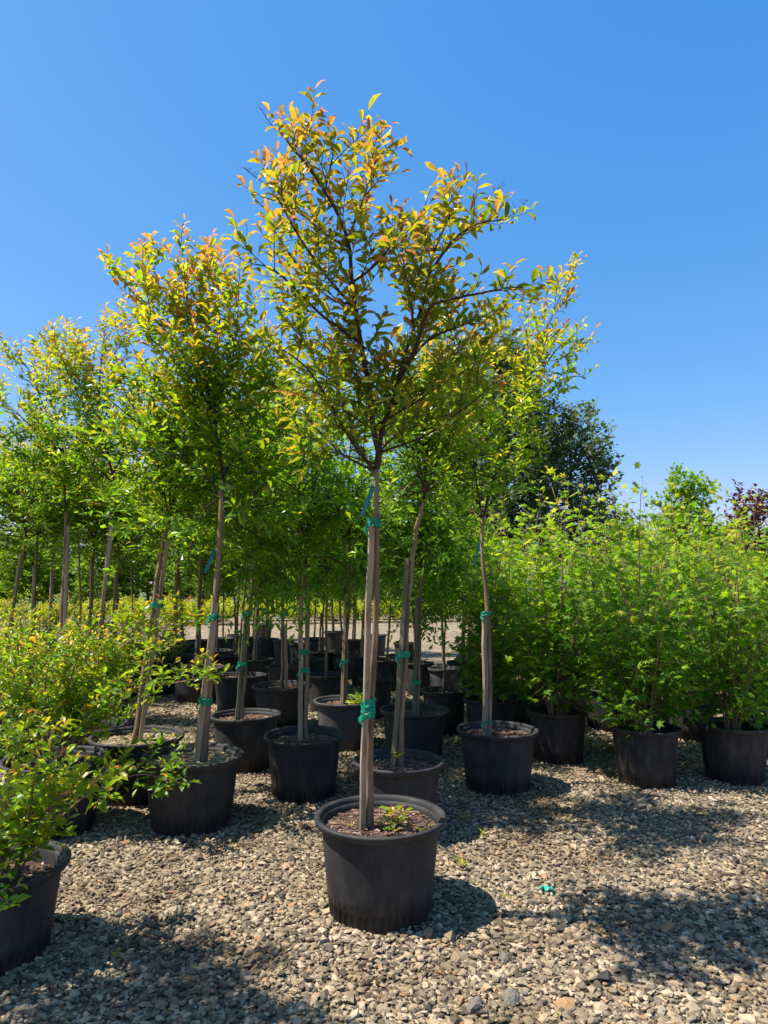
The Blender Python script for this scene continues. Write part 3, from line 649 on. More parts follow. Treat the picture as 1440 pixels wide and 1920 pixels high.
# ------------------------------------------------------------------ individually shaped trees
def custom_tree(label, rim, h, trunk_px, limbs_px, fol, soil, mat='pot', stake_top=None, stake_dx=-.03, r=.02, ties=(), ribbon=None, nleaf=300, group=G1, base_leaf=LEAF8, spread=.4, twigmat='twig', name='potted_tree', cat='tree', smat='stake', depth=None, zr=None, sw=.033, lean=0.0, bare=()):
    base, dia = pot_at(*rim, h=h); Y = base[1]
    root = new_root(name, base, label, cat, group)
    sz = add_pot(root, dia, h, mat, soil, rz=rng.uniform(0, 6))
    P = None
    if trunk_px:
        pp = [at(x, y, Y - .01 + lean * max(0, at(x, y, Y)[2] - sz)) - base for x, y in trunk_px]; pp[0][2] = sz - .02
        P = catmull(pp, 6); obj('trunk', trunk_mesh(P, r, r * .62, M['bark']), root)
    limbs = []
    for k, l in enumerate(limbs_px):
        px, r0, dep = l[:3]
        n = len(px); d = np.linspace(0, 1, n) ** 1.1 * dep; d0 = l[3] if len(l) > 3 else 0.0
        pts = [at(x, y, Y + d0 + dd + lean * (at(x, y, Y)[2] - sz)) - base for (x, y), dd in zip(px, d)]
        if not trunk_px and len(l) < 4: pts[0][2] = sz - .02
        limbs.append((catmull(pts, 5), r0, .0026))
    zs = np.concatenate([l[0][:, 2] for l in limbs]); zr = zr or (zs.min(), zs.max())
    po, L = foliate(limbs, zr, **fol)
    for px in bare:                                        # old flower stalks
        q = catmull([at(x, y, Y + lean * (at(x, y, Y)[2] - sz)) - base for x, y in px], 4); po.append((q, .0022, .0008))
        for k in range(4, len(q)):
            for sg in (-1, 1): po.append((np.array([q[k - 1], q[k - 1] + np.array([sg * rng.uniform(.012, .03), rng.normal(0, .012), rng.uniform(.006, .026)])]), .0011, .0007))
    br = branch_mesh('branches', limbs, po, M[twigmat], 7, 4)
    obj('branches', br, root)
    # the leaves nearest the camera stand alone, the rest is one mass
    dist = np.linalg.norm(L['P'] + base - CAMP, axis=1); sc_ = L['len'] / dist * np.abs((norm(L['N']) * norm(L['P'] + base - CAMP)).sum(1)) ** .3
    pj = L['P'] + base; f = pj[:, 1] * _c + (pj[:, 2] - CH) * _s; vis = (np.abs(pj[:, 0] / f) < .56) & (np.abs((-(pj[:, 1]) * _s + (pj[:, 2] - CH) * _c) / f) < .74)
    order = np.argsort(-(sc_ * vis)); sel = np.zeros(len(order), bool); sel[order[:nleaf]] = True
    cr = tag(obj('crown', leaf_mesh('crown', sub(L, ~sel), base_leaf, M['leaf']), root), kind='stuff')
    V = leaf_verts(sub(L, sel), base_leaf); C = L['col'][sel]; k = V.shape[1]; I = base_leaf[1].ravel()
    for v, c in zip(V, C):
        ce = v[0].copy()
        obj('leaf', mesh_np('leaf', v - ce, I, 3, M['leaf'], np.tile(np.append(c, 1), (k, 1))), cr, ce)
    if stake_top:
        a = P[0] + np.array([stake_dx, -.02, -.02]); e = at(*stake_top, Y - .03 + lean * (at(*stake_top, Y)[2] - sz)) - base
        obj('stake', box_bar('stake', a, e, sw, sw, M[smat], .25, .002), root)
        for y_, hh in ties:
            z = at(rim[0], y_, Y + lean * (at(rim[0], y_, Y)[2] - sz))[2]; i = np.argmin(abs(P[:, 2] - z)); t = (z - a[2]) / (e[2] - a[2]); sp_ = a * (1 - t) + e * t; c = (P[i] + sp_) / 2; c[2] = z; hw = max(r, sw / 2) * 1.12
            add_tie(root, 'tie', c, abs(P[i][0] - sp_[0]) / 2 + hw, hh, M['tape'], abs(P[i][1] - sp_[1]) / 2 + hw * 1.2)
    if ribbon:
        q = at(ribbon[0], ribbon[1], Y - .04 + lean * (at(ribbon[0], ribbon[1], Y)[2] - sz)) - base; add_ribbon(root, q, ribbon[2], ribbon[3], .024)
    return root, L

# the front tree
A_limbs = [
 ([(706, 880), (710, 850), (700, 805), (692, 725), (685, 690), (672, 615), (660, 530), (654, 460), (635, 405), (600, 345), (572, 305), (548, 278), (534, 258)], .015, -.05),
 ([(706, 870), (718, 800), (738, 750), (750, 700), (770, 630), (795, 565), (802, 515), (815, 470), (838, 415), (858, 372)], .013, .18),
 ([(750, 700), (780, 650), (805, 578), (850, 560), (900, 550), (950, 540), (978, 538)], .009, -.22),
 ([(748, 712), (800, 640), (880, 605), (935, 578)], .0075, .3),
 ([(672, 640), (645, 622), (600, 588), (560, 548), (525, 515), (500, 500), (480, 496)], .0075, -.25),
 ([(652, 462), (610, 440), (570, 405), (525, 380), (488, 368)], .007, .18),
 ([(665, 575), (630, 540), (578, 470), (550, 425), (520, 370)], .007, -.18),
 ([(652, 450), (678, 380), (697, 325), (707, 290)], .006, .12),
 ([(800, 520), (850, 450), (895, 420), (945, 412)], .007, -.12),
 ([(704, 885), (668, 840), (637, 790), (612, 745), (575, 690), (530, 655)], .0085, -.3),
 ([(708, 850), (790, 820), (850, 780), (905, 740)], .006, -.32),
 ([(690, 720), (650, 690), (590, 660), (540, 600)], .006, .3),
 ([(775, 620), (770, 560), (758, 500), (752, 455)], .006, .25),
 ([(700, 800), (735, 780), (790, 740), (850, 690)], .006, .35),
 ([(660, 530), (700, 500), (735, 460), (760, 440)], .006, -.3),
 ([(665, 570), (620, 560), (560, 500), (520, 440)], .006, .32),
 ([(704, 885), (640, 850), (590, 800), (560, 770)], .006, .32),
 ([(610, 355), (620, 310), (625, 290)], .004, -.15),
 ([(708, 850), (745, 815), (800, 790), (850, 775)], .005, .1), ([(700, 805), (660, 780), (620, 750), (590, 735)], .005, -.1), ([(720, 790), (770, 760), (830, 720), (880, 690)], .005, -.25),
 ([(692, 725), (660, 715), (610, 715), (565, 730)], .005, .15), ([(735, 760), (800, 730), (860, 650), (930, 640)], .005, .2), ([(706, 870), (670, 860), (630, 850), (600, 845)], .004, .05),
]
rootA, LA = custom_tree('tall front tree with bronze-tipped crown in the nearest ribbed black pot', (713, 1527, 237), .41,
    [(693, 1532), (693, 1420), (696, 1310), (704, 1180), (706, 1100), (706, 980), (706, 880)], A_limbs,
    dict(start=.13, space=.06, tl=.27, taper=.35, ls=.0185, ll=.066, wid=.95, curl=1.2, a0=.2, a1=.4, ah=.34, pal='olive', fwd=.65, up=.5, sub=.15), 'soil', lean=-.16, bare=([(545, 268), (510, 235), (484, 196)], [(515, 355), (478, 332), (455, 312)], [(945, 412), (970, 395), (992, 370)], [(900, 410), (928, 380), (936, 345)]),
    stake_top=(696, 972), stake_dx=-.034, r=.017, sw=.025, ties=((1327, .085), (982, .036)), ribbon=(700, 912, -.05, -.135), nleaf=300, smat='stake')
# young shoots at the foot of the front tree
baseA = np.array(rootA.location)
# left tree
B_limbs = [
 ([(417, 900), (405, 800), (372, 660), (350, 560), (345, 485)], .012, -.05),
 ([(405, 810), (402, 720), (412, 610), (394, 515)], .009, .2),
 ([(400, 780), (340, 660), (270, 575), (235, 530)], .008, -.2),
 ([(372, 660), (318, 580), (286, 500)], .007, .15),
 ([(408, 840), (340, 770), (245, 700)], .008, .3),
 ([(416, 900), (470, 800), (515, 715)], .008, .25),
 ([(410, 760), (440, 650), (448, 545)], .007, -.2),
 ([(416, 920), (350, 870), (255, 830)], .007, -.3),
 ([(416, 915), (480, 880), (540, 840)], .006, -.25),
 ([(414, 930), (370, 910), (300, 905)], .006, .4),
 ([(405, 800), (350, 700), (290, 640)], .006, -.35),
 ([(408, 850), (450, 760), (490, 660)], .006, .4),
 ([(416, 930), (360, 965), (295, 985)], .005, .2), ([(416, 930), (470, 950), (530, 965)], .005, -.2), ([(415, 950), (452, 985), (490, 1010)], .005, .3),
]
custom_tree('left tree with orange-tipped crown, leaning pale stake and blue ribbon', (362, 1414, 182), .41,
    [(380, 1425), (392, 1290), (402, 1150), (412, 1010), (417, 900)], B_limbs,
    dict(start=.1, space=.052, tl=.38, taper=.4, ls=.019, ll=.074, a0=.03, a1=.42, ah=.5, up=.35, sub=.18), 'dirt', bare=([(420, 560), (428, 510), (436, 468)], [(350, 560), (352, 500), (350, 455)]), stake_top=(404, 1130), stake_dx=-.042, r=.024, sw=.042, ties=((1313, .04), (1157, .04)), ribbon=(402, 1030, -.045, -.15), nleaf=300)
# right tree
K_limbs = [
 ([(904, 980), (925, 900), (955, 850), (980, 760), (1012, 650), (1062, 528)], .011, -.05),
 ([(904, 975), (890, 880), (880, 780), (905, 660), (940, 590)], .010, .2),
 ([(955, 850), (1000, 770), (1050, 715), (1080, 705)], .006, -.2),
 ([(985, 745), (1040, 660), (1075, 630)], .006, .2),
 ([(890, 880), (840, 800), (800, 720)], .007, -.2),
 ([(880, 780), (850, 690), (845, 610)], .006, .1),
 ([(905, 960), (960, 900), (1010, 840)], .006, .25),
 ([(903, 970), (850, 920), (810, 870)], .006, .3),
 ([(980, 760), (990, 680), (985, 600)], .006, .3),
]
custom_tree('right tree with slim lone trunk and pinkish shoot tips beside the maple thicket', (932, 1366, 149), .41,
    [(916, 1372), (918, 1250), (912, 1120), (904, 1040), (905, 970)], K_limbs,
    dict(start=.12, space=.058, tl=.36, taper=.4, ls=.021, ll=.072, a0=.12, a1=.36, ah=.46, up=.4, sub=.18), 'soil', stake_top=(908, 1150), stake_dx=-.025, r=.019, ties=((1150, .03), (1352, .02)), ribbon=(898, 1018, -.04, -.17), nleaf=150)
# two trees at the left, behind the shrubs
T2_limbs = [
 ([(214, 906), (187, 770), (190, 675), (196, 630)], .012, 0),
 ([(205, 860), (150, 750), (112, 660)], .009, -.2),
 ([(187, 770), (145, 710), (130, 650)], .007, .2),
 ([(190, 700), (230, 640), (250, 600)], .006, -.15),
 ([(210, 890), (270, 780), (310, 700)], .008, .25),
 ([(212, 905), (150, 850), (80, 800)], .007, -.3),
 ([(214, 906), (280, 860), (330, 820)], .007, .35),
 ([(214, 915), (180, 880), (110, 870)], .006, .4),
]
custom_tree('tall tree behind the left shrubs with pale leaning trunk, second crown from left', (184, 1296, 118), .41, [(178, 1296), (192, 1150), (205, 1000), (214, 906)], T2_limbs,
    dict(start=.1, space=.06, tl=.5, taper=.4, ls=.022, ll=.084, a0=.08, a1=.34, ah=.46, sub=.2), 'soil', stake_top=(211, 985), stake_dx=-.03, r=.022, nleaf=0, base_leaf=LEAF4, group=G3)
T3_limbs = [
 ([(122, 960), (117, 832), (85, 770), (55, 695), (22, 660)], .012, 0),
 ([(118, 850), (60, 800), (0, 745)], .009, -.25),
 ([(85, 770), (90, 720), (95, 670)], .007, .2),
 ([(120, 900), (60, 860), (-20, 830)], .008, -.3),
 ([(120, 900), (150, 830), (170, 760)], .007, .3),
 ([(122, 950), (50, 930), (-10, 900)], .007, .35),
 ([(122, 940), (170, 900), (200, 860)], .006, -.3),
]
custom_tree('leftmost tall crown on a thick dark double trunk', (112, 1282, 112), .41, [(112, 1284), (116, 1150), (122, 1040), (124, 960)], T3_limbs,
    dict(start=.1, space=.06, tl=.54, taper=.4, ls=.022, ll=.085, a0=.08, a1=.34, ah=.44, sub=.2), 'soil', stake_top=(128, 985), stake_dx=.045, r=.024, nleaf=0, base_leaf=LEAF4, group=G3)

# shrubs at the left
G4 = 'leafy shrubs in pots at the left'
shrub_fol = dict(start=.22, space=.046, tl=.2, taper=.3, ls=.0165, ll=.058, a0=.1, a1=.44, ah=.2, up=.35, sub=.13, wid=1.15)
E_limbs = [
 ([(22, 1640), (60, 1560), (120, 1490), (178, 1462)], .009, -.05), ([(22, 1640), (60, 1540), (90, 1470), (110, 1400)], .008, .15), ([(20, 1640), (10, 1540), (20, 1450), (40, 1380)], .008, -.1),
 ([(20, 1640), (-30, 1540), (-60, 1460), (-70, 1390)], .008, .1), ([(20, 1640), (70, 1580), (150, 1500), (190, 1480)], .006, .2), ([(20, 1640), (0, 1600), (-10, 1560), (10, 1500)], .006, -.25),
 ([(18, 1640), (-40, 1600), (-90, 1560), (-120, 1500)], .007, -.1), ([(20, 1635), (0, 1620), (-15, 1650), (5, 1690)], .004, -.3), ([(22, 1640), (45, 1560), (60, 1490), (70, 1430)], .006, -.15),
]
custom_tree('nearest shrub in the cropped black pot at the lower left corner', (-14, 1622, 258), .335, None, E_limbs, shrub_fol, 'low', nleaf=300, group=G4, twigmat='stem', name='potted_shrub', cat='shrub')
S2_limbs = [
 ([(110, 1440), (150, 1360), (210, 1300), (300, 1285), (400, 1268)], .008, -.1), ([(110, 1440), (150, 1330), (200, 1250), (260, 1190), (370, 1165)], .009, .2), ([(110, 1440), (120, 1330), (140, 1250), (170, 1180)], .008, -.1),
 ([(110, 1440), (70, 1340), (40, 1260), (30, 1190)], .008, .1), ([(110, 1440), (60, 1380), (0, 1310), (-30, 1250)], .008, -.15), ([(110, 1440), (150, 1390), (200, 1350), (225, 1320)], .007, -.25),
 ([(110, 1440), (90, 1360), (85, 1280), (100, 1210)], .007, -.2), ([(110, 1440), (40, 1400), (0, 1370), (-20, 1330)], .006, .25), ([(115, 1440), (160, 1350), (250, 1240), (310, 1215)], .007, .05),
 ([(120, 1455), (200, 1462), (270, 1452), (335, 1468)], .006, -.35), ([(115, 1440), (140, 1300), (215, 1215), (240, 1165)], .007, .25),
]
custom_tree('wide leafy shrub with red shoot tips reaching in front of the left tree', (105, 1420, 185), .41, None, S2_limbs, dict(shrub_fol, tl=.23, space=.042, ll=.06, ls=.0175), 'soil', nleaf=300, group=G4, twigmat='stem', name='potted_shrub', cat='shrub')

def potted_bush(label, rim, proto, cscale, h=.41, mat='pot', soil='low', lo=False, group=G4, name='potted_shrub', cat='shrub', nleaf=0, rz=None):
    base, dia = pot_at(*rim, h=h); root = new_root(name, base, label, cat, group)
    sz = add_pot(root, dia, h, mat, soil, lo, rz=rng.uniform(0, 6), tilt=rng.normal(0, .012))
    z = rng.uniform(0, 6.28) if rz is None else rz
    add_crown(root, proto, (0, 0, sz - .02), z, cscale, nleaf)
    return root
potted_bush('shrub in shaded black pot peeking out between the left shrubs and the mossy-soil tree', (160, 1358, 150), 'bush0', (.7, .7, .6))
potted_bush('orange-leaved shrub at the left edge behind the wide leafy shrub', (30, 1330, 140), 'bush1', (1.0, 1.0, .85))
potted_bush('yellow-leaved shrub behind the wide leafy shrub, below the thick left trunks', (120, 1300, 120), 'bush0', (1., 1., .75))
potted_bush('low shrub among the left trunks with upright orange tips', (195, 1282, 105), 'bush1', (.9, .9, .72))
for lab, rim, pr, cs in (('small shrub in a row behind the thick dark double trunk', (70, 1248, 80), 'bush1', (1.15, 1.15, .95)), ('small shrub low between the pale leaning trunk and the thick stake', (235, 1246, 78), 'bush0', (1.1, 1.1, .85)),
                         ('distant shrub behind the upright orange tips at left', (165, 1232, 66), 'bush1', (1.2, 1.2, 1.0)), ('distant shrub at the left edge below the far trees', (10, 1230, 66), 'bush0', (1.25, 1.25, 1.05)), ('distant shrub just left of the left staked trunk', (305, 1240, 70), 'bush1', (1.05, 1.05, .8))):
    potted_bush(lab, rim, pr, cs, lo=True)
potted_bush('shrub at the far left edge with sunlit green leaves', (-30, 1285, 120), 'bush0', (1.1, 1.1, .9))

# ------------------------------------------------------------------ maples on the right
G5 = 'bushy maples in pots on the right'
maples = [
 ('maple in dusty black pot with bright new leaves at its foot, front row middle', (1208, 1362, 128), .40, 'maple0', (1., 1., 1.05), 'pot_dusty'),
 ('maple in dusty black pot at the right end of the front row', (1373, 1357, 127), .40, 'maple1', (.95, .95, .98), 'pot_dusty'),
 ('maple in sun-streaked dusty pot at the left end of the maple front row', (1045, 1330, 112), .41, 'maple2', (1.3, 1.3, 1.15), 'pot_dusty'),
 ('dense dark maple in black pot just right of the lone slim trunk', (920, 1309, 102), .41, 'maple3', (1.05, 1.05, 1.05), 'pot'),
 ('maple in black pot close behind the front row middle maple', (1200, 1324, 114), .41, 'maple1', (1., 1., 1.1), 'pot'),
 ('maple with reddish forked stems in black pot, second row', (1143, 1288, 104), .41, 'maple0', (1., 1., 1.1), 'pot'),
 ('maple in black pot at the right edge behind the end maple', (1425, 1322, 104), .41, 'maple2', (1., 1., 1.02), 'pot'),
 ('maple in black pot hidden between the two dusty front pots', (1290, 1300, 98), .41, 'maple3', (1., 1., 1.08), 'pot_dusty'),
 ('maple behind the left end maple in the second row', (985, 1282, 92), .41, 'maple0', (1.05, 1.05, 1.1), 'pot'),
 ('maple in third row behind the reddish forked stems', (1070, 1262, 84), .41, 'maple1', (1.1, 1.1, 1.2), 'pot'),
 ('maple in third row above the front row middle maple', (1190, 1258, 82), .41, 'maple2', (1.1, 1.1, 1.25), 'pot'),
 ('maple in third row between the two front pots', (1300, 1256, 80), .41, 'maple3', (1.1, 1.1, 1.2), 'pot'),
 ('maple in third row near the right edge', (1405, 1258, 80), .41, 'maple0', (1.1, 1.1, 1.15), 'pot'),
 ('back row maple left of the big dark tree', (930, 1240, 66), .41, 'maple2', (1.2, 1.2, 1.3), 'pot'),
 ('back row maple below the big dark tree', (1030, 1232, 62), .41, 'maple3', (1.25, 1.25, 1.35), 'pot'),
 ('back row maple right below the dark tree edge', (1130, 1230, 62), .41, 'maple0', (1.25, 1.25, 1.45), 'pot'),
 ('back row maple under the small round tree', (1245, 1230, 62), .41, 'maple1', (1.25, 1.25, 1.35), 'pot'),
 ('back row maple left of the purple tree', (1345, 1230, 62), .41, 'maple2', (1.25, 1.25, 1.35), 'pot'),
 ('back row maple below the purple tree', (1440, 1232, 62), .41, 'maple3', (1.2, 1.2, 1.3), 'pot'),
]
for i, (lab, rim, h, pr, s, m) in enumerate(maples):
    rt = potted_bush(lab, rim, pr, s, h, m, 'low', lo=i > 8, group=G5, name='potted_maple', cat='maple', nleaf=160 if i < 3 else 0)
# tall sprig above the maples belongs to the second row maple
# ------------------------------------------------------------------ trees standing outside the left edge, their shade falls on the gravel
for (X, Y, pr, lab, k) in ((-2.12, 2.3, 'myrtle1', 'staked tree outside the left edge whose shade falls on the gravel by the corner pot', .76),):
    root = new_root('potted_tree', (X, Y, 0), lab, 'tree', G1); sz = add_pot(root, .57, .41, 'pot', 'soil', True)
    P = catmull([np.array([0, 0, sz - .02]), np.array([.03, .01, 1.1]), np.array([.05, 0, 1.75])], 6); obj('trunk', trunk_mesh(P, .02, .015, M['bark']), root)
    br, cr = PROTO[pr]; obj('branches', br, root, P[-1] - (0, 0, .03), 0, (k, k, .9)); tag(obj('crown', cr, root, P[-1] - (0, 0, .03), 0, (k, k, .9)), kind='stuff')

# ------------------------------------------------------------------ background
def big_limbs(n, H, Rad, lead, r0, cone=0.0):
    out = []; a = rng.uniform(0, 6); out.append((catmull([np.zeros(3), np.array([.02 * H, 0, H * .5]), np.array([0, .01 * H, H])], 6), r0, r0 * .15))
    for i in range(n):
        a += 2.4 + rng.normal(0, .3); z0 = H * (lead + (.9 - lead) * (i + .5) / n); q = (z0 / H - lead) / (1 - lead)
        rr = Rad * ((1 - q) ** (.55 + cone)) * rng.uniform(.75, 1.1) * (.65 + .35 * min(1, q * 5)); up = H * rng.uniform(.08, .2) * (1 - .3 * q)
        e = np.array([math.cos(a) * rr, math.sin(a) * rr, z0 + up])
        out.append((catmull([np.array([0, 0, z0]), np.array([e[0] * .5, e[1] * .5, z0 + up * .35]), e], 5), r0 * .35 * (1 - .6 * q), r0 * .06))
    return out
def big_proto(key, H, Rad, n, lead, pal, ll, mat, tl, space, ls, base=LEAF4, cone=0.0, **kw):
    lb = big_limbs(n, H, Rad, lead, H * .018, cone)
    po, L = foliate(lb, (0, H), start=.25, space=space, tl=tl, taper=.2, ls=ls, ll=ll, pal=pal, a0=.1, a1=.35, ah=.25, sub=tl * .6, nup=.5, wid=1.6, **kw)
    T = Tubes(); T.add(lb[0][0], lb[0][1], lb[0][2], 8, wob=.03); tm = T.build('trunk', M['bark'])
    T = Tubes()
    for l in lb[1:]: T.add(*l, 5)
    for q in po: T.add(q[0], q[1] * 1.2, q[2] * 3, 3)
    return tm, T.build('branches', M['twig']), leaf_mesh('crown', L, base, mat)
BIG = {
 'oak0': big_proto('oak0', 7.0, 2.9, 40, .03, 'far', .3, M['farleaf'], 1.3, .22, .08),
 'oak1': big_proto('oak1', 7.0, 2.6, 40, .02, 'far', .3, M['farleaf'], 1.3, .22, .08),
 'dark0': big_proto('dark0', 16.0, 5.4, 60, .05, 'dark', .46, M['farleaf'], 2.5, .5, .14, up=.6),
 'dark1': big_proto('dark1', 16.0, 3.8, 60, .04, 'dark', .46, M['farleaf'], 2.3, .5, .14, up=.9),
 'plum': big_proto('plum', 4.6, 1.6, 30, .2, 'plum', .17, M['farleaf'], .7, .15, .05),
 'round': big_proto('round', 4.0, .9, 26, .45, 'green', .17, M['farleaf'], .5, .12, .05),
}
def big_tree(name, key, x, ytop, Y, label, group=None, cat='tree', wide=1.0, H0=None):
    tm, bm, cm = BIG[key]; p = at(x, HZ, Y); ztop = at(x, ytop, Y)[2]; H0 = {'oak0': 7.2, 'oak1': 7.2, 'dark0': 16.6, 'dark1': 16.6, 'plum': 4.8, 'round': 4.2}[key]
    s = ztop / H0; r = new_root(name, (p[0], Y, -.02), label, cat, group); rz = rng.uniform(0, 6.28)
    for nm, me in (('trunk', tm), ('branches', bm), ('crown', cm)):
        o = obj(nm, me, r, (0, 0, 0), rz, (s * wide, s * wide, s))
        if nm == 'crown': o['kind'] = 'stuff'
    return r
big_tree('broadleaf_tree', 'dark0', 1072, 772, 62, 'big dark green tree on the skyline right of the crowns', cat='tree', wide=1.1)
big_tree('broadleaf_tree', 'dark1', 955, 655, 60, 'tallest dark tree showing through the right crown', cat='tree')
big_tree('broadleaf_tree', 'dark1', 868, 720, 64, 'dark tree showing through behind the front crown', cat='tree')
big_tree('round_tree', 'round', 1296, 890, 17, 'small rounded green treetop rising above the maples', cat='tree')
big_tree('plum_tree', 'plum', 1425, 915, 20, 'purple-leaved tree at the right edge', cat='tree')
G6 = 'green trees along the far side of the yard'
far = [(-30, 985, 42, 'oak0'), (45, 1000, 40, 'oak1'), (120, 990, 44, 'oak0'), (200, 1000, 40, 'oak1'), (280, 985, 43, 'oak0'), (355, 1000, 41, 'oak1'), (430, 990, 44, 'oak0'), (505, 1000, 40, 'oak1'),
       (580, 990, 42, 'oak0'), (660, 985, 44, 'oak1'), (740, 1000, 41, 'oak0'), (815, 990, 45, 'oak1'), (1180, 985, 42, 'oak0'), (1270, 1000, 45, 'oak1'), (1370, 990, 43, 'oak0'), (1470, 1000, 44, 'oak1')]
flabs = ['at the left edge', 'second from the left edge', 'behind the thick left trunks', 'behind the pale leaning trunk', 'left of the mossy-soil tree trunk', 'left of the left staked trunk', 'right of the left staked trunk', 'behind the leaning slender tree',
         'behind the dark staked tree', 'left of the front trunk', 'right of the front trunk', 'left of the lone slim trunk', 'behind the maples below the skyline gap', 'behind the small round treetop', 'left of the purple tree', 'at the right edge behind the maples']
for (x, yt, Y, k), fl in zip(far, flabs): big_tree('broadleaf_tree', k, x, yt, Y * .86, 'far green tree ' + fl, G6, wide=1.25)
# low bright nursery shrubs along the far side
def low_proto():
    lb = []; a = 0
    for k in range(22):
        a += 2.4; rho = math.sqrt((k + .5) / 22) * .8; z = .75 * math.sqrt(max(.1, 1 - (rho / .95) ** 2))
        lb.append((catmull([np.array([0, 0, .05]), np.array([rho * .6 * math.cos(a), rho * .6 * math.sin(a), z * .5]), np.array([rho * math.cos(a), rho * math.sin(a), z])], 4), .008, .003))
    po, L = foliate(lb, (0, .9), start=.3, space=.08, tl=.3, ls=.035, ll=.14, a0=.2, a1=.4, ah=.4, pal='lime', sub=9, wid=1.3)
    return branch_mesh('branches', lb, po, M['twig'], 4, 3), leaf_mesh('crown', L, LEAF4, M['farleaf'])
LOW = low_proto(); G7 = 'low bright shrubs in far rows'
for i in range(36):
    row = i // 18; x = -12.5 + (i % 18) * 1.35 + rng.normal(0, .1) + row * .6; y = 22.6 + row * 1.9 + .24 * (x + 12) + rng.normal(0, .12)
    r = new_root('low_shrub', (x, y, 0), 'one of the low yellow-green shrubs in the %s long row beyond the far gravel' % ('front', 'rear')[row], 'shrub', G7)
    s = rng.uniform(.9, 1.12); rz = rng.uniform(0, 6)
    obj('branches', LOW[0], r, (0, 0, 0), rz, (s, s, s)); tag(obj('crown', LOW[1], r, (0, 0, 0), rz, (s, s, s)), kind='stuff')

# ------------------------------------------------------------------ small things
def sprig(name, px, n, size, pal, label, group, cat='weed', z=0.0, spread=.8, rise=.6, Y=None, base_leaf=LEAF4):
    p = atz(px[0], px[1], z); a = np.arange(n) * 2.4 + rng.uniform(0, 6)
    D = norm(np.stack([np.cos(a) * spread, np.sin(a) * spread, rng.uniform(.2, 1, n) * rise], -1)); T = Tubes()
    hh = rng.uniform(.1, 1.0, n) * size * 1.2
    P = np.stack([0 * hh, 0 * hh, hh], -1) + D * .1 * size; up = np.array([0, 0, 1.0]) + rng.normal(0, .2, (n, 3)); NN = norm(up - (up * D).sum(1, keepdims=True) * D)
    L = dict(P=P, D=D, N=NN, len=size * rng.uniform(.7, 1.2, n), wid=np.ones(n), curl=np.ones(n), col=palette(rng.uniform(.3, 1, n), pal))
    T.add(catmull([np.zeros(3), np.array([.004, 0, size * .6]), np.array([0, .004, size * 1.25])], 3), .0022, .001, 5)
    return T, L, p
for (px, n, s, lab) in (((868, 1628), 7, .045, 'tiny green weed in the gravel right of the front pot'), ((872, 1541), 8, .045, 'bright green weed tuft by the black pot behind the front pot'), ((905, 1575), 6, .04, 'small weed in the shaded gravel between the pots'), ((217, 1803), 6, .03, 'lone yellow-green seedling in the gravel at lower left'), ((945, 1690), 5, .025, 'tiny seedling right of the front pot shadow'), ((1233, 1690), 5, .022, 'tiny seedling in the sunny gravel at right')):
    T, L, p = sprig('weed', px, n, s, 'lime', lab, 'weeds in the gravel', z=.012)
    r = new_root('weed', p, lab, 'weed', 'weeds in the gravel'); obj('stem', T.build('stem', M['stem']), r); obj('leaves', leaf_mesh('leaves', L, LEAF4, M['leaf']), r)
# young shoots at the foot of the front tree (part of it) and weeds in two pots
def shoot_part(root, local, n, size, pal, z):
    T, L, p = sprig('shoot', (720, 1500), n, size, pal, '', '')
    o = obj('basal_shoot', T.build('basal_shoot', M['stem']), root, (local[0], local[1], z)); obj('leaves', leaf_mesh('leaves', L, LEAF8, M['leaf']), o)
for (dx, dy, n, s, pl) in ((.03, -.06, 9, .05, 'myrtle'), (.07, .0, 10, .055, 'myrtle'), (.05, .06, 8, .06, 'myrtle'), (.11, .05, 6, .045, 'lime'), (.06, -.13, 5, .035, 'myrtle'), (.17, -.12, 4, .028, 'lime'), (-.13, -.05, 5, .02, 'lime')):
    shoot_part(rootA, (dx, dy), n, s, pl, .357)
for k in range(9): shoot_part(rootH, (rng.uniform(.02, .17), rng.uniform(-.14, .08)), 9, rng.uniform(.05, .08), 'green', .36)
shoot_part(rootJ, (.0, -.03), 7, .05, 'lime', .42)
# scrap of tape
p = atz(1025, 1668, .02); V = []; n = 7
for i in range(n):
    for j in range(4): V.append((.06 * (i / (n - 1) - .5) + rng.normal(0, .004), .026 * (j / 3 - .5) + rng.normal(0, .004), .012 * math.sin(i * 1.9 + j) + rng.uniform(0, .012)))
q = [(i * 4 + j, i * 4 + j + 1, i * 4 + j + 5, i * 4 + j + 4) for i in range(n - 1) for j in range(3)]
M['tapelit'] = simple('tape_scrap', (.02, .42, .34), .4, .2)
o = obj('tape_scrap', mesh_np('tape_scrap', V, np.array(q).ravel(), 4, M['tapelit'], smooth=True), None, p); so = o.modifiers.new('thick', 'SOLIDIFY'); so.thickness = .0012
tag(o, 'crumpled scrap of turquoise tape lying on the gravel', 'tape')
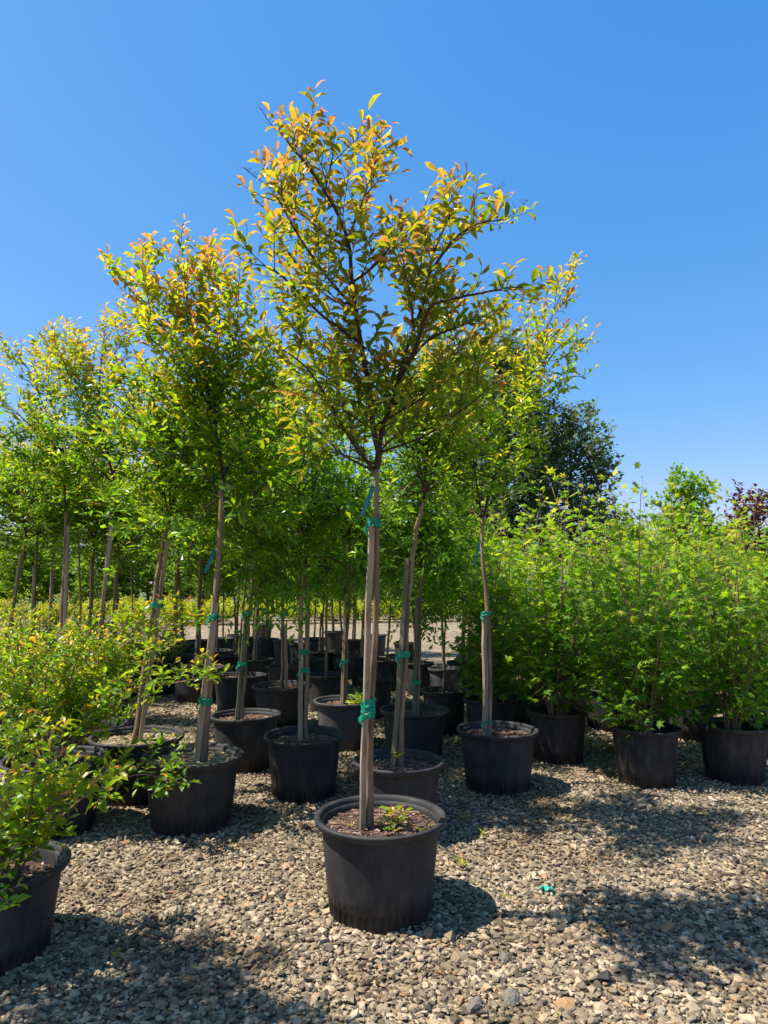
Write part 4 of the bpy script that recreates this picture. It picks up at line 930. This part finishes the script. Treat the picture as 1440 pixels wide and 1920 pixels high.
# irrigation tube
T = Tubes(); T.add(catmull([atz(1086, 1392, .012), atz(1110, 1383, .05), atz(1148, 1374, .06), atz(1165, 1372, .015)], 6), .005, .005, 6)
tag(obj('irrigation_tube', T.build('irrigation_tube', M['hose'])), 'thin pale irrigation tube curving over the gravel between the maple pots', 'tube')
# bigger single stones
for (x, y, rad, c, lab) in ((1135, 1830, .036, 0, 'dark rounded rock half in shade at lower right'), (1385, 1520, .035, 1, 'pale tan rock in the sunny gravel at right'), (958, 1868, .029, 2, 'grey wedge-shaped rock near the bottom edge'), (945, 1795, .026, 2, 'angular grey rock right of the front pot shadow'), (1250, 1738, .03, 3, 'orange-tan rock in the lower right gravel'), (890, 1885, .032, 2, 'flat grey rock at the bottom edge'), (1320, 1575, .024, 0, 'small dark rock in the sunny gravel at right')):
    v_, i_ = stones(np.array([[0, 0, 0.]]), np.array([rad]), ico()); cc = [(.05, .045, .04), (.4, .3, .19), (.17, .145, .115), (.34, .2, .09)][c]
    key = 'rock%d' % c
    if key not in M: M[key] = noise_material(key, [(.3, tuple(k * .7 for k in cc)), (.7, tuple(k * 1.15 for k in cc))], 40, 6, .9, .5)
    tag(obj('rock', mesh_np('rock', v_, i_, 3, M[key]), None, atz(x, y, .018)), lab, 'rock', 'larger rocks in the gravel')

n = 260; x, y = wedge(2.1, 6.5, 12); n = len(x); a = rng.uniform(0, 6.28, n)
L = dict(P=np.stack([x, y, rng.uniform(.018, .026, n)], -1), D=np.stack([np.cos(a), np.sin(a), rng.uniform(-.1, .3, n)], -1), N=norm(np.stack([rng.normal(0, .3, n), rng.normal(0, .3, n), np.ones(n)], -1)),
         len=rng.uniform(.012, .034, n), wid=rng.uniform(.6, 1.3, n), curl=rng.uniform(.5, 3, n), col=np.array([(.16, .085, .04), (.26, .17, .07), (.09, .05, .03), (.2, .2, .05)])[rng.integers(0, 4, n)])
tag(obj('leaf_litter', leaf_mesh('leaf_litter', L, LEAF8, M['farleaf'])), 'scattered dry brown leaf bits on the gravel', 'leaf litter', kind='stuff')
